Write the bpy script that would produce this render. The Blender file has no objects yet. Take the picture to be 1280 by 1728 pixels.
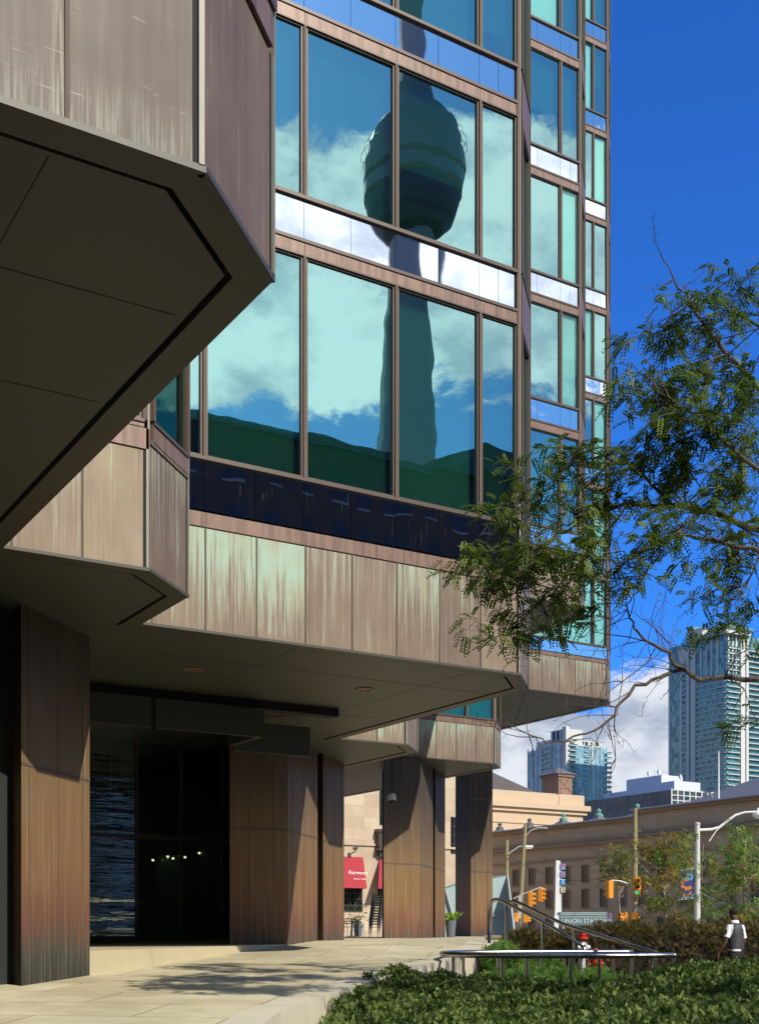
import bpy, math, random
from mathutils import Vector, Matrix
random.seed(7)
R = math.radians
C = bpy.context.scene.collection
# ------------------------------------------------------------------ camera, sky, sun, exposure
FPX = 2103.0; HV = 1572.0
AN = R(58.5); CF, SF = math.cos(AN), math.sin(AN)
cam = bpy.data.cameras.new('camera'); camo = bpy.data.objects.new('camera', cam); C.objects.link(camo)
cam.sensor_width = 36; cam.sensor_fit = 'HORIZONTAL'; cam.lens = FPX / 1280 * 36
cam.shift_y = (HV - 864) / 1280; cam.clip_end = 6000; cam.clip_start = 0.1
camo.location = (0, 0, 0)
camo.rotation_euler = (R(90), 0, math.atan2(SF, CF) - R(90))
bpy.context.scene.camera = camo
vs = bpy.context.scene.view_settings
vs.view_transform = 'Standard'; vs.look = 'None'; vs.gamma = 1; vs.use_curve_mapping = False; vs.exposure = 0.0

SUND = Vector((-.65, 2.9, -2.37)).normalized()      # direction light travels
sun = bpy.data.lights.new('sun', 'SUN'); sun.energy = 5.0; sun.angle = R(.5); sun.color = (1, .94, .83)
suno = bpy.data.objects.new('sun', sun); C.objects.link(suno); suno.location = (0, 0, 60)
suno.rotation_euler = SUND.to_track_quat('-Z', 'Y').to_euler()
elev = math.asin(-SUND.z)

w = bpy.data.worlds.new('World'); bpy.context.scene.world = w; w.use_nodes = True
def world():
    nt = w.node_tree; N = nt.nodes; L = nt.links; N.clear()
    out = N.new('ShaderNodeOutputWorld'); bg = N.new('ShaderNodeBackground'); L.new(bg.outputs[0], out.inputs[0])
    sky = N.new('ShaderNodeTexSky'); sky.sky_type = 'NISHITA'; sky.sun_disc = False
    sky.sun_elevation = elev
    sky.sun_rotation = math.atan2(-SUND.x, -SUND.y)
    sky.air_density = 1.0; sky.dust_density = .4; sky.ozone_density = 3.0
    tint = N.new('ShaderNodeMix'); tint.data_type = 'RGBA'; tint.blend_type = 'MULTIPLY'; tint.inputs[0].default_value = 1
    L.new(sky.outputs[0], tint.inputs[6])
    tc = N.new('ShaderNodeTexCoord'); sep = N.new('ShaderNodeSeparateXYZ'); L.new(tc.outputs['Generated'], sep.inputs[0])
    def m(op, a, b=None, c=None):
        n = N.new('ShaderNodeMath'); n.operation = op
        for i, x in enumerate((a, b, c)):
            if x is None: continue
            if isinstance(x, (int, float)): n.inputs[i].default_value = x
            else: L.new(x, n.inputs[i])
        return n.outputs[0]
    def ms(x, a, b):
        n = N.new('ShaderNodeMapRange'); n.interpolation_type = 'SMOOTHSTEP'; L.new(x, n.inputs[0])
        n.inputs[1].default_value = a; n.inputs[2].default_value = b; return n.outputs[0]
    hor = m('SQRT', m('ADD', m('MULTIPLY', sep.outputs[0], sep.outputs[0]), m('MULTIPLY', sep.outputs[1], sep.outputs[1])))
    te = m('DIVIDE', sep.outputs[2], m('MAXIMUM', hor, .05))
    mp = N.new('ShaderNodeMapping'); L.new(tc.outputs['Generated'], mp.inputs[0]); mp.inputs['Scale'].default_value = (1, 1, 1.7)
    mp.inputs['Location'].default_value = (.35, .12, .28)
    n1 = N.new('ShaderNodeTexNoise'); L.new(mp.outputs[0], n1.inputs['Vector']); n1.inputs['Scale'].default_value = 6.5
    n1.inputs['Detail'].default_value = 9; n1.inputs['Roughness'].default_value = .66; n1.inputs['Distortion'].default_value = .3
    n2 = N.new('ShaderNodeTexNoise'); L.new(mp.outputs[0], n2.inputs['Vector']); n2.inputs['Scale'].default_value = 13
    n2.inputs['Detail'].default_value = 7; n2.inputs['Roughness'].default_value = .6
    back = ms(sep.outputs[1], .1, -.2)          # the cloudy side of the sky
    tm = N.new('ShaderNodeMix'); tm.data_type = 'RGBA'; L.new(back, tm.inputs[0]); tm.inputs[6].default_value = (.31, 1.07, 2.4, 1); tm.inputs[7].default_value = (.55, 1.05, 1.5, 1)
    L.new(tm.outputs[2], tint.inputs[7])
    band = m('MULTIPLY', ms(te, .36, .47), ms(te, .71, .59))
    band = m('MULTIPLY', band, back)
    low = m('MULTIPLY', ms(te, .24, .14), m('SUBTRACT', 1, back))
    # coverage thresholds
    covb = m('ADD', m('MULTIPLY', band, .38), m('MULTIPLY', low, .36))
    dens = ms(m('ADD', n1.outputs[0], covb), .695, .79)
    bright = ms(n2.outputs[0], .34, .60)
    cc = N.new('ShaderNodeMix'); cc.data_type = 'RGBA'; L.new(bright, cc.inputs[0])
    cc.inputs[6].default_value = (4.8, 5.6, 7.2, 1); cc.inputs[7].default_value = (9.4, 9.9, 10.8, 1)
    cb = N.new('ShaderNodeMix'); cb.data_type = 'RGBA'; cb.blend_type = 'MULTIPLY'; L.new(back, cb.inputs[0]); L.new(cc.outputs[2], cb.inputs[6]); cb.inputs[7].default_value = (1.75, 1.7, 1.6, 1)
    mix = N.new('ShaderNodeMix'); mix.data_type = 'RGBA'; L.new(dens, mix.inputs[0])
    L.new(tint.outputs[2], mix.inputs[6]); L.new(cb.outputs[2], mix.inputs[7])
    L.new(mix.outputs[2], bg.inputs[0]); bg.inputs[1].default_value = .085
world()

# ------------------------------------------------------------------ placing helpers
def pt(u, v, d):
    lat = (u - 640) / FPX * d; z = (HV - v) / FPX * d
    return Vector((d * CF + lat * SF, d * SF - lat * CF, z))
def dl(d, lat, z=0): return Vector((d * CF + lat * SF, d * SF - lat * CF, z))
def xony(u, Y):
    t = (u - 640) / FPX; return Y * (CF + t * SF) / (SF - t * CF)
def yonx(u, X):
    t = (u - 640) / FPX; return X * (SF - t * CF) / (CF + t * SF)
def gz(d): return -.25 if d > 32.5 else -1.485 + .038 * d     # plaza height below the eye at distance d
def onpl(u, v):
    d = min(3123.0 / (v - HV + 79.9), 80) if v > 1588.3 else .25 * FPX / (v - HV)
    return pt(u, v, d)

class MB:
    def __init__(s): s.v = []; s.f = []; s.uv = []; s.tone = []; s.pat = []; s.mi = []
    def face(s, pts, uv=None, tone=.5, pat=.3, mi=0):
        b = len(s.v); s.v += [tuple(p) for p in pts]; s.f.append(tuple(range(b, b + len(pts))))
        s.uv += (uv or [(0, 0)] * len(pts)); s.tone.append(tone); s.pat.append(pat); s.mi.append(mi)
    def hexa(s, P, tone=.5, pat=.3, mi=0):      # P: 8 points, bottom 4 ccw then top 4
        U = [(0, 0), (1, 0), (1, 1), (0, 1)]
        for q in ((0, 1, 5, 4), (1, 2, 6, 5), (2, 3, 7, 6), (3, 0, 4, 7)): s.face([P[i] for i in q], U, tone, pat, mi)
        s.face([P[i] for i in (4, 5, 6, 7)], None, tone, pat, mi); s.face([P[i] for i in (3, 2, 1, 0)], None, tone, pat, mi)
    def box(s, x0, x1, y0, y1, z0, z1, **k):
        s.hexa([(x0, y0, z0), (x1, y0, z0), (x1, y1, z0), (x0, y1, z0), (x0, y0, z1), (x1, y0, z1), (x1, y1, z1), (x0, y1, z1)], **k)
    def fbox(s, fr, s0, s1, o0, o1, z0, z1, **k):   # box in a wall frame: along, outwards, up
        g = lambda a, o, z: fr.p(a, o, z)
        s.hexa([g(s0, o1, z0), g(s1, o1, z0), g(s1, o0, z0), g(s0, o0, z0), g(s0, o1, z1), g(s1, o1, z1), g(s1, o0, z1), g(s0, o0, z1)], **k)
    def obox(s, c, ax, ay, hx, hy, z0, z1, **k):    # oriented box round centre c
        c = Vector((c[0], c[1])); ax = Vector((ax[0], ax[1])); ay = Vector((ay[0], ay[1])); P = []
        for z in (z0, z1):
            for a, b in ((-1, -1), (1, -1), (1, 1), (-1, 1)):
                q = c + ax * hx * a + ay * hy * b; P.append((q.x, q.y, z))
        s.hexa(P, **k)
    def prism(s, poly, z0, z1, **k):
        n = len(poly)
        for i in range(n):
            a, b = poly[i], poly[(i + 1) % n]
            s.face([(a[0], a[1], z0), (b[0], b[1], z0), (b[0], b[1], z1), (a[0], a[1], z1)], [(0, 0), (1, 0), (1, 1), (0, 1)], **k)
        s.face([(p[0], p[1], z1) for p in poly], None, **k); s.face([(p[0], p[1], z0) for p in reversed(poly)], None, **k)
    def tube(s, pts, r, n=8, cap=True, **k):
        pts = [Vector(p) for p in pts]; rs = r if isinstance(r, (list, tuple)) else [r] * len(pts)
        rings = []; ref = None
        for i, p in enumerate(pts):
            t = (pts[min(i + 1, len(pts) - 1)] - pts[max(i - 1, 0)]).normalized()
            if ref is None: ref = Vector((0, 0, 1)) if abs(t.z) < .9 else Vector((1, 0, 0))
            a = t.cross(ref)
            if a.length < 1e-4: a = t.cross(Vector((0, 1, 0)))
            a.normalize(); b = t.cross(a).normalized(); ref = b.cross(t) if False else ref
            base = len(s.v)
            for j in range(n):
                q = 2 * math.pi * j / n; s.v.append(tuple(p + (a * math.cos(q) + b * math.sin(q)) * rs[i]))
            rings.append(base)
        for i in range(len(rings) - 1):
            for j in range(n):
                A, B = rings[i], rings[i + 1]; f = (A + j, A + (j + 1) % n, B + (j + 1) % n, B + j)
                s.f.append(f); s.uv += [(0, 0)] * 4; s.tone.append(k.get('tone', .5)); s.pat.append(k.get('pat', .3)); s.mi.append(k.get('mi', 0))
        if cap:
            for A in (rings[0], rings[-1]):
                s.f.append(tuple(A + j for j in range(n))); s.uv += [(0, 0)] * n; s.tone.append(k.get('tone', .5)); s.pat.append(k.get('pat', .3)); s.mi.append(k.get('mi', 0))
    def lathe(s, c, prof, n=16, **k):
        for i in range(len(prof) - 1):
            (r0, z0), (r1, z1) = prof[i], prof[i + 1]
            for j in range(n):
                a, b = 2 * math.pi * j / n, 2 * math.pi * (j + 1) / n
                f = lambda r, z, q: (c[0] + r * math.cos(q), c[1] + r * math.sin(q), c[2] + z)
                s.face([f(r0, z0, a), f(r0, z0, b), f(r1, z1, b), f(r1, z1, a)], [(j / n, 0), ((j + 1) / n, 0), ((j + 1) / n, 1), (j / n, 1)], **k)
    def build(s, name, mat, parent=None, smooth=False, merge=False):
        me = bpy.data.meshes.new(name); me.from_pydata(s.v, [], s.f)
        ul = me.uv_layers.new(name='UVMap'); flat = [c for q in s.uv for c in q]
        if len(flat) == len(ul.data) * 2: ul.data.foreach_set('uv', flat)
        a = me.attributes.new('tone', 'FLOAT', 'FACE'); a.data.foreach_set('value', s.tone)
        a = me.attributes.new('pat', 'FLOAT', 'FACE'); a.data.foreach_set('value', s.pat)
        for m_ in (mat if isinstance(mat, list) else [mat]): me.materials.append(m_)
        me.polygons.foreach_set('material_index', s.mi)
        if smooth: me.polygons.foreach_set('use_smooth', [True] * len(me.polygons))
        o = bpy.data.objects.new(name, me); C.objects.link(o)
        if merge or smooth:
            import bmesh
            bm = bmesh.new(); bm.from_mesh(me); bmesh.ops.remove_doubles(bm, verts=bm.verts, dist=1e-4); bm.to_mesh(me); bm.free()
        if parent is not None:
            o.parent = parent; bpy.context.view_layer
            o.matrix_parent_inverse = Matrix.Translation(-parent.location) if parent.type == 'EMPTY' and parent.parent is None else inv(parent)
        return o
def inv(p):
    return Matrix.Identity(4)
def tag(o, label=None, cat=None, group=None, kind=None):
    if label: o['label'] = label
    if cat: o['category'] = cat
    if group: o['group'] = group
    if kind: o['kind'] = kind
    return o
def empty(name, loc, label, cat, group=None):
    o = bpy.data.objects.new(name, None); C.objects.link(o); o.location = loc; o.empty_display_size = .3
    return tag(o, label, cat, group)
def copy_tree(o, parent=None):
    c = o.copy(); C.objects.link(c)
    if parent is not None: c.parent = parent; c.matrix_parent_inverse = o.matrix_parent_inverse.copy()
    for ch in list(o.children): copy_tree(ch, c)
    return c
class Frame:     # wall frame from a to b; outward normal on the right-hand side of a->b
    def __init__(s, a, b):
        s.a = Vector((a[0], a[1])); d = Vector((b[0] - a[0], b[1] - a[1])); s.L = d.length; s.t = d.normalized(); s.n = Vector((s.t.y, -s.t.x))
    def p(s, a, o, z): q = s.a + s.t * a + s.n * o; return (q.x, q.y, z)

# ------------------------------------------------------------------ materials
class NT:
    def __init__(s, name):
        s.m = bpy.data.materials.new(name); s.m.use_nodes = True; s.t = s.m.node_tree; s.N = s.t.nodes; s.L = s.t.links
        s.b = s.N['Principled BSDF']; s.out = s.N['Material Output']
    def n(s, t, **k):
        x = s.N.new(t)
        for a, b in k.items():
            if isinstance(a, str) and hasattr(x, a): setattr(x, a, b)
        return x
    def noise(s, scale=(1, 1, 1), sc=5, det=5, ro=.55, vec=None, dist=0):
        mp = s.N.new('ShaderNodeMapping'); mp.inputs['Scale'].default_value = scale
        if vec is None: vec = s.pos()
        s.L.new(vec, mp.inputs[0]); x = s.N.new('ShaderNodeTexNoise'); s.L.new(mp.outputs[0], x.inputs['Vector'])
        x.inputs['Scale'].default_value = sc; x.inputs['Detail'].default_value = det; x.inputs['Roughness'].default_value = ro
        x.inputs['Distortion'].default_value = dist
        return x.outputs[0]
    def pos(s):
        if not hasattr(s, '_p'): s._p = s.N.new('ShaderNodeNewGeometry')
        return s._p.outputs['Position']
    def sep(s, v=None):
        x = s.N.new('ShaderNodeSeparateXYZ'); s.L.new(v or s.pos(), x.inputs[0]); return x.outputs
    def attr(s, nm):
        x = s.N.new('ShaderNodeAttribute'); x.attribute_name = nm; return x.outputs['Fac']
    def uv(s): return s.N.new('ShaderNodeTexCoord').outputs['UV']
    def math(s, op, a, b=None, c=None):
        x = s.N.new('ShaderNodeMath'); x.operation = op
        for i, q in enumerate((a, b, c)):
            if q is None: continue
            if isinstance(q, (int, float)): x.inputs[i].default_value = q
            else: s.L.new(q, x.inputs[i])
        return x.outputs[0]
    def step(s, x, a, b, c=0, d=1):
        n = s.N.new('ShaderNodeMapRange'); n.interpolation_type = 'SMOOTHSTEP'; s.L.new(x, n.inputs[0])
        for i, q in enumerate((a, b, c, d)): n.inputs[i + 1].default_value = q
        return n.outputs[0]
    def mix(s, f, a, b, mode='MIX'):
        x = s.N.new('ShaderNodeMix'); x.data_type = 'RGBA'; x.blend_type = mode
        for i, q in ((0, f), (6, a), (7, b)):
            if isinstance(q, (int, float)): x.inputs[i].default_value = q
            elif isinstance(q, tuple): x.inputs[i].default_value = (*q, 1)
            else: s.L.new(q, x.inputs[i])
        return x.outputs[2]
    def ramp(s, f, stops):
        x = s.N.new('ShaderNodeValToRGB'); s.L.new(f, x.inputs[0]); e = x.color_ramp.elements
        e[0].position = stops[0][0]; e[0].color = (*stops[0][1], 1); e[1].position = stops[-1][0]; e[1].color = (*stops[-1][1], 1)
        for p, c in stops[1:-1]: q = e.new(p); q.color = (*c, 1)
        return x.outputs[0]
    def bump(s, h, st=.3, dist=.01):
        x = s.N.new('ShaderNodeBump'); x.inputs['Strength'].default_value = st; x.inputs['Distance'].default_value = dist
        s.L.new(h, x.inputs['Height']); s.L.new(x.outputs[0], s.b.inputs['Normal']); return x.outputs[0]
    def col(s, c):
        if isinstance(c, tuple): s.b.inputs['Base Color'].default_value = (*c, 1)
        else: s.L.new(c, s.b.inputs['Base Color'])
    def set(s, rough=.6, metal=0, spec=.5):
        s.b.inputs['Roughness'].default_value = rough; s.b.inputs['Metallic'].default_value = metal; s.b.inputs['Specular IOR Level'].default_value = spec
        return s
def plain(name, c, rough=.6, metal=0, var=.15, sc=3, bump=0):
    k = NT(name); n = k.noise(sc=sc, det=6)
    k.col(k.mix(n, tuple(x * (1 - var) for x in c), tuple(min(x * (1 + var), 1) for x in c))); k.set(rough, metal)
    if bump: k.bump(k.noise(sc=sc * 8), bump, .01)
    return k.m
def copper_fascia():
    k = NT('weathered_copper'); tone = k.attr('tone'); pat = k.attr('pat')
    st = k.noise((22, 22, .55), 1.0, 6, .65); fine = k.noise((70, 70, 1.6), 1.0, 4, .6); bl = k.noise((1, 1, .6), 1.6, 5)
    base = k.ramp(k.math('ADD', k.math('MULTIPLY', bl, .6), k.math('MULTIPLY', st, .4)),
                  [(.3, (.12, .075, .055)), (.46, (.20, .135, .095)), (.6, (.27, .20, .14)), (.75, (.34, .285, .20))])
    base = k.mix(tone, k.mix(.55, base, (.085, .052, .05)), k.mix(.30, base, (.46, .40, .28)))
    v = k.sep(k.uv())[1]
    thr = k.math('SUBTRACT', .72, k.math('MULTIPLY', pat, k.math('ADD', .15, k.math('MULTIPLY', v, .26))))
    h = k.math('ADD', k.math('MULTIPLY', st, .65), k.math('MULTIPLY', fine, .35))
    mk = k.step(k.math('SUBTRACT', h, thr), -.09, .10)
    mk = k.math('MULTIPLY', mk, k.step(v, .0, .10))
    pc = k.mix(k.step(bl, .35, .65), (.40, .40, .28), (.38, .55, .42))
    c = k.mix(k.math('MULTIPLY', mk, .85), base, pc)
    c = k.mix(k.math('MULTIPLY', k.step(fine, .66, .75), .35), c, (.5, .46, .38))
    c = k.mix(k.math('MULTIPLY', k.step(st, .42, .30), .4), c, (.08, .05, .04))
    k.col(c); k.set(.5, .05, .3); k.L.new(k.step(fine, .3, .8, .48, .7), k.b.inputs['Roughness']); k.bump(bl, .25, .02); return k.m
def copper_soffitside():
    k = NT('brown_copper_trim'); st = k.noise((12, 12, 1), 1, 5)
    k.col(k.ramp(st, [(.3, (.12, .074, .055)), (.6, (.23, .145, .108))])); k.set(.45, .2); return k.m
def scratched():
    k = NT('scratched_copper'); st = k.noise((14, 14, .5), 1, 6, .6); bl = k.noise(sc=1.3)
    base = k.ramp(k.math('ADD', k.math('MULTIPLY', bl, .5), k.math('MULTIPLY', st, .5)), [(.32, (.058, .041, .031)), (.5, (.10, .074, .058)), (.68, (.165, .13, .10))])
    v = k.sep(k.uv())[1]
    # scratches: thin slanted ridges
    mp = k.N.new('ShaderNodeMapping'); k.L.new(k.pos(), mp.inputs[0]); mp.inputs['Rotation'].default_value = (0, R(20), 0); mp.inputs['Scale'].default_value = (1.3, 1.3, 34)
    nz = k.N.new('ShaderNodeTexNoise'); k.L.new(mp.outputs[0], nz.inputs['Vector']); nz.inputs['Scale'].default_value = 2.2; nz.inputs['Detail'].default_value = 3; nz.inputs['Roughness'].default_value = .7
    sc = k.math('MULTIPLY', k.step(nz.outputs[0], .63, .68), k.step(k.noise(sc=3.1), .45, .6))
    c = k.mix(k.math('MULTIPLY', sc, .45), base, (.6, .5, .42))
    fine = k.noise((60, 60, 2), 1, 4)
    low = k.math('MULTIPLY', k.step(v, .26, .0), k.step(fine, .45, .62))
    c = k.mix(k.math('MULTIPLY', low, .28), c, (.40, .46, .37))
    edge = k.math('MULTIPLY', k.step(k.sep(k.uv())[0], .86, 1.0), k.step(fine, .4, .6))
    c = k.mix(k.math('MULTIPLY', edge, .4), c, (.45, .45, .34))
    spots = k.step(k.noise(sc=19, det=3), .735, .75); spots = k.math('MULTIPLY', spots, k.step(k.noise(sc=2.1), .56, .6))
    c = k.mix(spots, c, (.6, .55, .44))
    k.col(c); k.set(.52, .05, .3); k.bump(bl, .3, .02); return k.m
def copper_column():
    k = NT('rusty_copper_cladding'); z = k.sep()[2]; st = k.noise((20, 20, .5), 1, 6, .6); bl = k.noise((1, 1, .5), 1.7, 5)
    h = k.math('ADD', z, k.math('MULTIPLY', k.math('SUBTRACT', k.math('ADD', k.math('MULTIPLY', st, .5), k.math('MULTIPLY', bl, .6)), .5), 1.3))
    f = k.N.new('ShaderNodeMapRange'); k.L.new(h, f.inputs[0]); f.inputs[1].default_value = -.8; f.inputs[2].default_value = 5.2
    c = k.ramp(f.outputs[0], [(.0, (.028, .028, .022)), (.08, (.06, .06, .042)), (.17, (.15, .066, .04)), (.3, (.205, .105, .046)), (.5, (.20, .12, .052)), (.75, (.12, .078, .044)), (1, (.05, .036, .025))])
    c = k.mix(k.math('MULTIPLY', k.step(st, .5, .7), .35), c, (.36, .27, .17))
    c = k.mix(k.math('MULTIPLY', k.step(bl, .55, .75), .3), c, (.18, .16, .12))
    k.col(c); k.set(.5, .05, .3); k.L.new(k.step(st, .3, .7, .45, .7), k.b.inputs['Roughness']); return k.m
def glassmat(name, gl, tr, f0=.5, rough=0.0, bump=.0, bsc=.9):
    k = NT(name); k.N.remove(k.b)
    g = k.N.new('ShaderNodeBsdfGlossy'); g.inputs['Color'].default_value = (*gl, 1); g.inputs['Roughness'].default_value = rough
    t = k.N.new('ShaderNodeBsdfTransparent'); t.inputs['Color'].default_value = (*tr, 1)
    fr = k.N.new('ShaderNodeLayerWeight'); fr.inputs['Blend'].default_value = .35
    f = k.math('ADD', f0, k.math('MULTIPLY', fr.outputs['Fresnel'], 1 - f0))
    mx = k.N.new('ShaderNodeMixShader'); k.L.new(f, mx.inputs[0]); k.L.new(t.outputs[0], mx.inputs[1]); k.L.new(g.outputs[0], mx.inputs[2])
    k.L.new(mx.outputs[0], k.out.inputs[0])
    if bump:
        b = k.N.new('ShaderNodeBump'); b.inputs['Strength'].default_value = 1; b.inputs['Distance'].default_value = bump
        k.L.new(k.noise(sc=bsc, det=2) if not isinstance(bsc, tuple) else k.noise(bsc, 1.0, 3), b.inputs['Height']); k.L.new(b.outputs[0], g.inputs['Normal'])
    return k.m
def spandrel():
    k = NT('mirror_spandrel_glass'); k.set(.02, 1.0)
    st = k.noise((60, 60, 1.5), 1, 4); bl = k.noise(sc=1.2)
    str_ = k.math('MULTIPLY', k.step(st, .60, .72), k.step(bl, .5, .62))
    k.col((.80, .86, .92)); 
    k.b.inputs['Roughness'].default_value = .015
    g = k.N.new('ShaderNodeBsdfDiffuse'); g.inputs['Color'].default_value = (.45, .48, .5, 1)
    mx = k.N.new('ShaderNodeMixShader'); k.L.new(k.math('MULTIPLY', str_, .25), mx.inputs[0])
    k.L.new(k.b.outputs[0], mx.inputs[1]); k.L.new(g.outputs[0], mx.inputs[2]); k.L.new(mx.outputs[0], k.out.inputs[0])
    b = k.N.new('ShaderNodeBump'); b.inputs['Strength'].default_value = 1; b.inputs['Distance'].default_value = .004
    k.L.new(k.noise(sc=.8, det=1), b.inputs['Height']); k.L.new(b.outputs[0], k.b.inputs['Normal']); return k.m
def blindmat(name, a, b, n=34):
    k = NT(name); z = k.sep()[2]
    s = k.math('SINE', k.math('MULTIPLY', z, 2 * math.pi * n)); c = k.mix(k.step(s, -.4, .5), a, b); k.col(c); k.set(.7); return k.m
def paving(name, c0, c1, joint, size=1.35, ang=0, jw=.012):
    k = NT(name)
    mp = k.N.new('ShaderNodeMapping'); k.L.new(k.pos(), mp.inputs[0]); mp.inputs['Rotation'].default_value = (0, 0, ang)
    br = k.N.new('ShaderNodeTexBrick'); k.L.new(mp.outputs[0], br.inputs['Vector']); br.offset = .5
    br.inputs['Scale'].default_value = 1; br.inputs['Brick Width'].default_value = size * 1.5; br.inputs['Row Height'].default_value = size
    br.inputs['Mortar Size'].default_value = jw; br.inputs['Mortar Smooth'].default_value = .2; br.inputs['Bias'].default_value = 0
    br.inputs['Color1'].default_value = (.86, .84, .80, 1); br.inputs['Color2'].default_value = (1, 1, 1, 1); br.inputs['Mortar'].default_value = (.35, .32, .27, 1)
    n = k.noise(sc=.7, det=8, ro=.65); n2 = k.noise(sc=40, det=3)
    c = k.mix(k.step(n, .32, .68), c0, c1); c = k.mix(1, c, br.outputs[0], 'MULTIPLY')
    c = k.mix(k.math('MULTIPLY', k.step(k.noise(sc=.45, det=5), .55, .75), .35), c, joint)
    c = k.mix(k.math('MULTIPLY', k.step(n2, .4, .7), .12), c, (.25, .2, .16))
    k.col(c); k.set(.8); k.bump(n2, .15, .004); return k.m
def leafmat(name, a, b, tr=.35):
    k = NT(name); tone = k.attr('tone'); c = k.mix(tone, a, b)
    k.col(c); k.set(.6, 0, .18)
    t = k.N.new('ShaderNodeBsdfTranslucent'); k.L.new(k.mix(.4, c, (.25, .4, .05)), t.inputs[0])
    mx = k.N.new('ShaderNodeMixShader'); mx.inputs[0].default_value = tr; k.L.new(k.b.outputs[0], mx.inputs[1]); k.L.new(t.outputs[0], mx.inputs[2])
    k.L.new(mx.outputs[0], k.out.inputs[0]); return k.m
def brickmat(name, a, b, w=.6, h=.3, mort=(.3, .26, .2), ms=.008):
    k = NT(name); s = k.sep(); cb = k.N.new('ShaderNodeCombineXYZ')
    k.L.new(k.math('ADD', s[0], s[1]), cb.inputs[0]); k.L.new(s[2], cb.inputs[1])
    br = k.N.new('ShaderNodeTexBrick'); k.L.new(cb.outputs[0], br.inputs['Vector']); br.inputs['Scale'].default_value = 1
    br.inputs['Brick Width'].default_value = w; br.inputs['Row Height'].default_value = h; br.inputs['Mortar Size'].default_value = ms
    br.inputs['Color1'].default_value = (*a, 1); br.inputs['Color2'].default_value = (*b, 1); br.inputs['Mortar'].default_value = (*mort, 1)
    c = k.mix(k.math('MULTIPLY', k.step(k.noise(sc=.5, det=7), .4, .7), .3), br.outputs[0], tuple(x * .7 for x in a)); k.col(c); k.set(.85); return k.m
def gridglass(name, a, b, w, h, bar=(.5, .52, .52), ms=.12, rough=.08, metal=.6):
    k = NT(name); s = k.sep(); cb = k.N.new('ShaderNodeCombineXYZ')
    k.L.new(k.math('ADD', s[0], s[1]), cb.inputs[0]); k.L.new(s[2], cb.inputs[1])
    br = k.N.new('ShaderNodeTexBrick'); k.L.new(cb.outputs[0], br.inputs['Vector']); br.inputs['Scale'].default_value = 1; br.offset = 0
    br.inputs['Brick Width'].default_value = w; br.inputs['Row Height'].default_value = h; br.inputs['Mortar Size'].default_value = ms
    br.inputs['Color1'].default_value = (*a, 1); br.inputs['Color2'].default_value = (*b, 1); br.inputs['Mortar'].default_value = (*bar, 1)
    k.col(br.outputs[0]); k.set(rough, metal); return k.m
M = {}
M['fascia'] = copper_fascia(); M['trim'] = copper_soffitside(); M['scr'] = scratched(); M['col'] = copper_column()
M['soffit'] = plain('olive_soffit_panel', (.056, .062, .046), .5, 0, .08, .6)
M['groove'] = plain('black_reveal', (.008, .008, .008), .8)
M['bronze'] = plain('dark_bronze_frame', (.10, .075, .06), .4, .3)
M['mull'] = plain('copper_mullion', (.115, .078, .056), .7, 0, .25, 6)
M['pale'] = plain('pale_weathered_edge', (.25, .235, .19), .5, .1, .2, 8)
M['glass'] = glassmat('teal_vision_glass', (.56, .93, .90), (.60, .95, .86), .52, 0, .0017, .8)
M['glass2'] = glassmat('inner_teal_glass', (.42, .9, .85), (.74, .97, .90), .14, 0)
M['clear'] = glassmat('clear_mint_glass', (.45, .9, .84), (.84, .99, .98), .16, 0, .0016, .8)
M['greeng'] = glassmat('shaded_green_glass', (.4, .75, .65), (.34, .72, .56), .14, 0, .0016, .8)  # window glass darkened to carry shade and dim reflections
M['added_screen'] = plain('grey_green_added_screen', (.36, .46, .38), .85, 0, .3, .5)
M['span'] = spandrel()
M['blind'] = blindmat('mint_venetian_blind', (.42, .53, .45), (.49, .61, .52), 15)
M['roller'] = plain('mint_roller_blind', (.66, .90, .84), .8, 0, .04, 1)
M['room'] = plain('dim_office_interior', (.05, .085, .075), .9, 0, .4, .8)
M['entry'] = glassmat('dark_entrance_glass', (.75, .85, .78), (.5, .62, .58), .34, .004, .022, (.35, .35, 4.5))
M['dark'] = plain('dark_lobby_wall', (.02, .024, .022), .7)
M['plaza'] = paving('beige_stone_paving', (.47, .41, .25), (.68, .61, .40), (.36, .32, .2), 1.5, R(-31.5 + 58.5 + 9.7 + 2))
M['smooth'] = plain('smooth_beige_stone', (.50, .43, .27), .7, 0, .12, 2)
M['curb'] = plain('pale_kerb_stone', (.58, .52, .38), .75, 0, .16, 2.5, .1)
M['asphalt'] = plain('asphalt', (.055, .055, .055), .9, 0, .2, 3)
M['soil'] = plain('dark_soil', (.035, .028, .02), .95, 0, .3, 5)
M['steel'] = plain('brushed_stainless_steel', (.40, .385, .36), .28, 1.0, .06, 20)
M['bark'] = plain('brown_bark', (.10, .075, .055), .85, 0, .35, 20, .3)
M['palebark'] = plain('pale_grey_bark', (.30, .25, .17), .85, 0, .3, 12)
M['leaf'] = leafmat('locust_leaf_green', (.020, .055, .012), (.20, .26, .05), .30)
M['yew'] = leafmat('yew_needle_green', (.012, .038, .008), (.26, .33, .085), .2)
M['brownleaf'] = leafmat('olive_brown_leaf', (.06, .042, .016), (.17, .12, .04), .25)
M['autumn'] = leafmat('golden_autumn_leaf', (.16, .14, .03), (.46, .30, .07), .4)
M['green2'] = leafmat('bright_green_leaf', (.06, .15, .03), (.26, .40, .08), .4)
M['limeleaf'] = leafmat('lime_leaf', (.18, .35, .02), (.4, .62, .05), .35)

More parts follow.
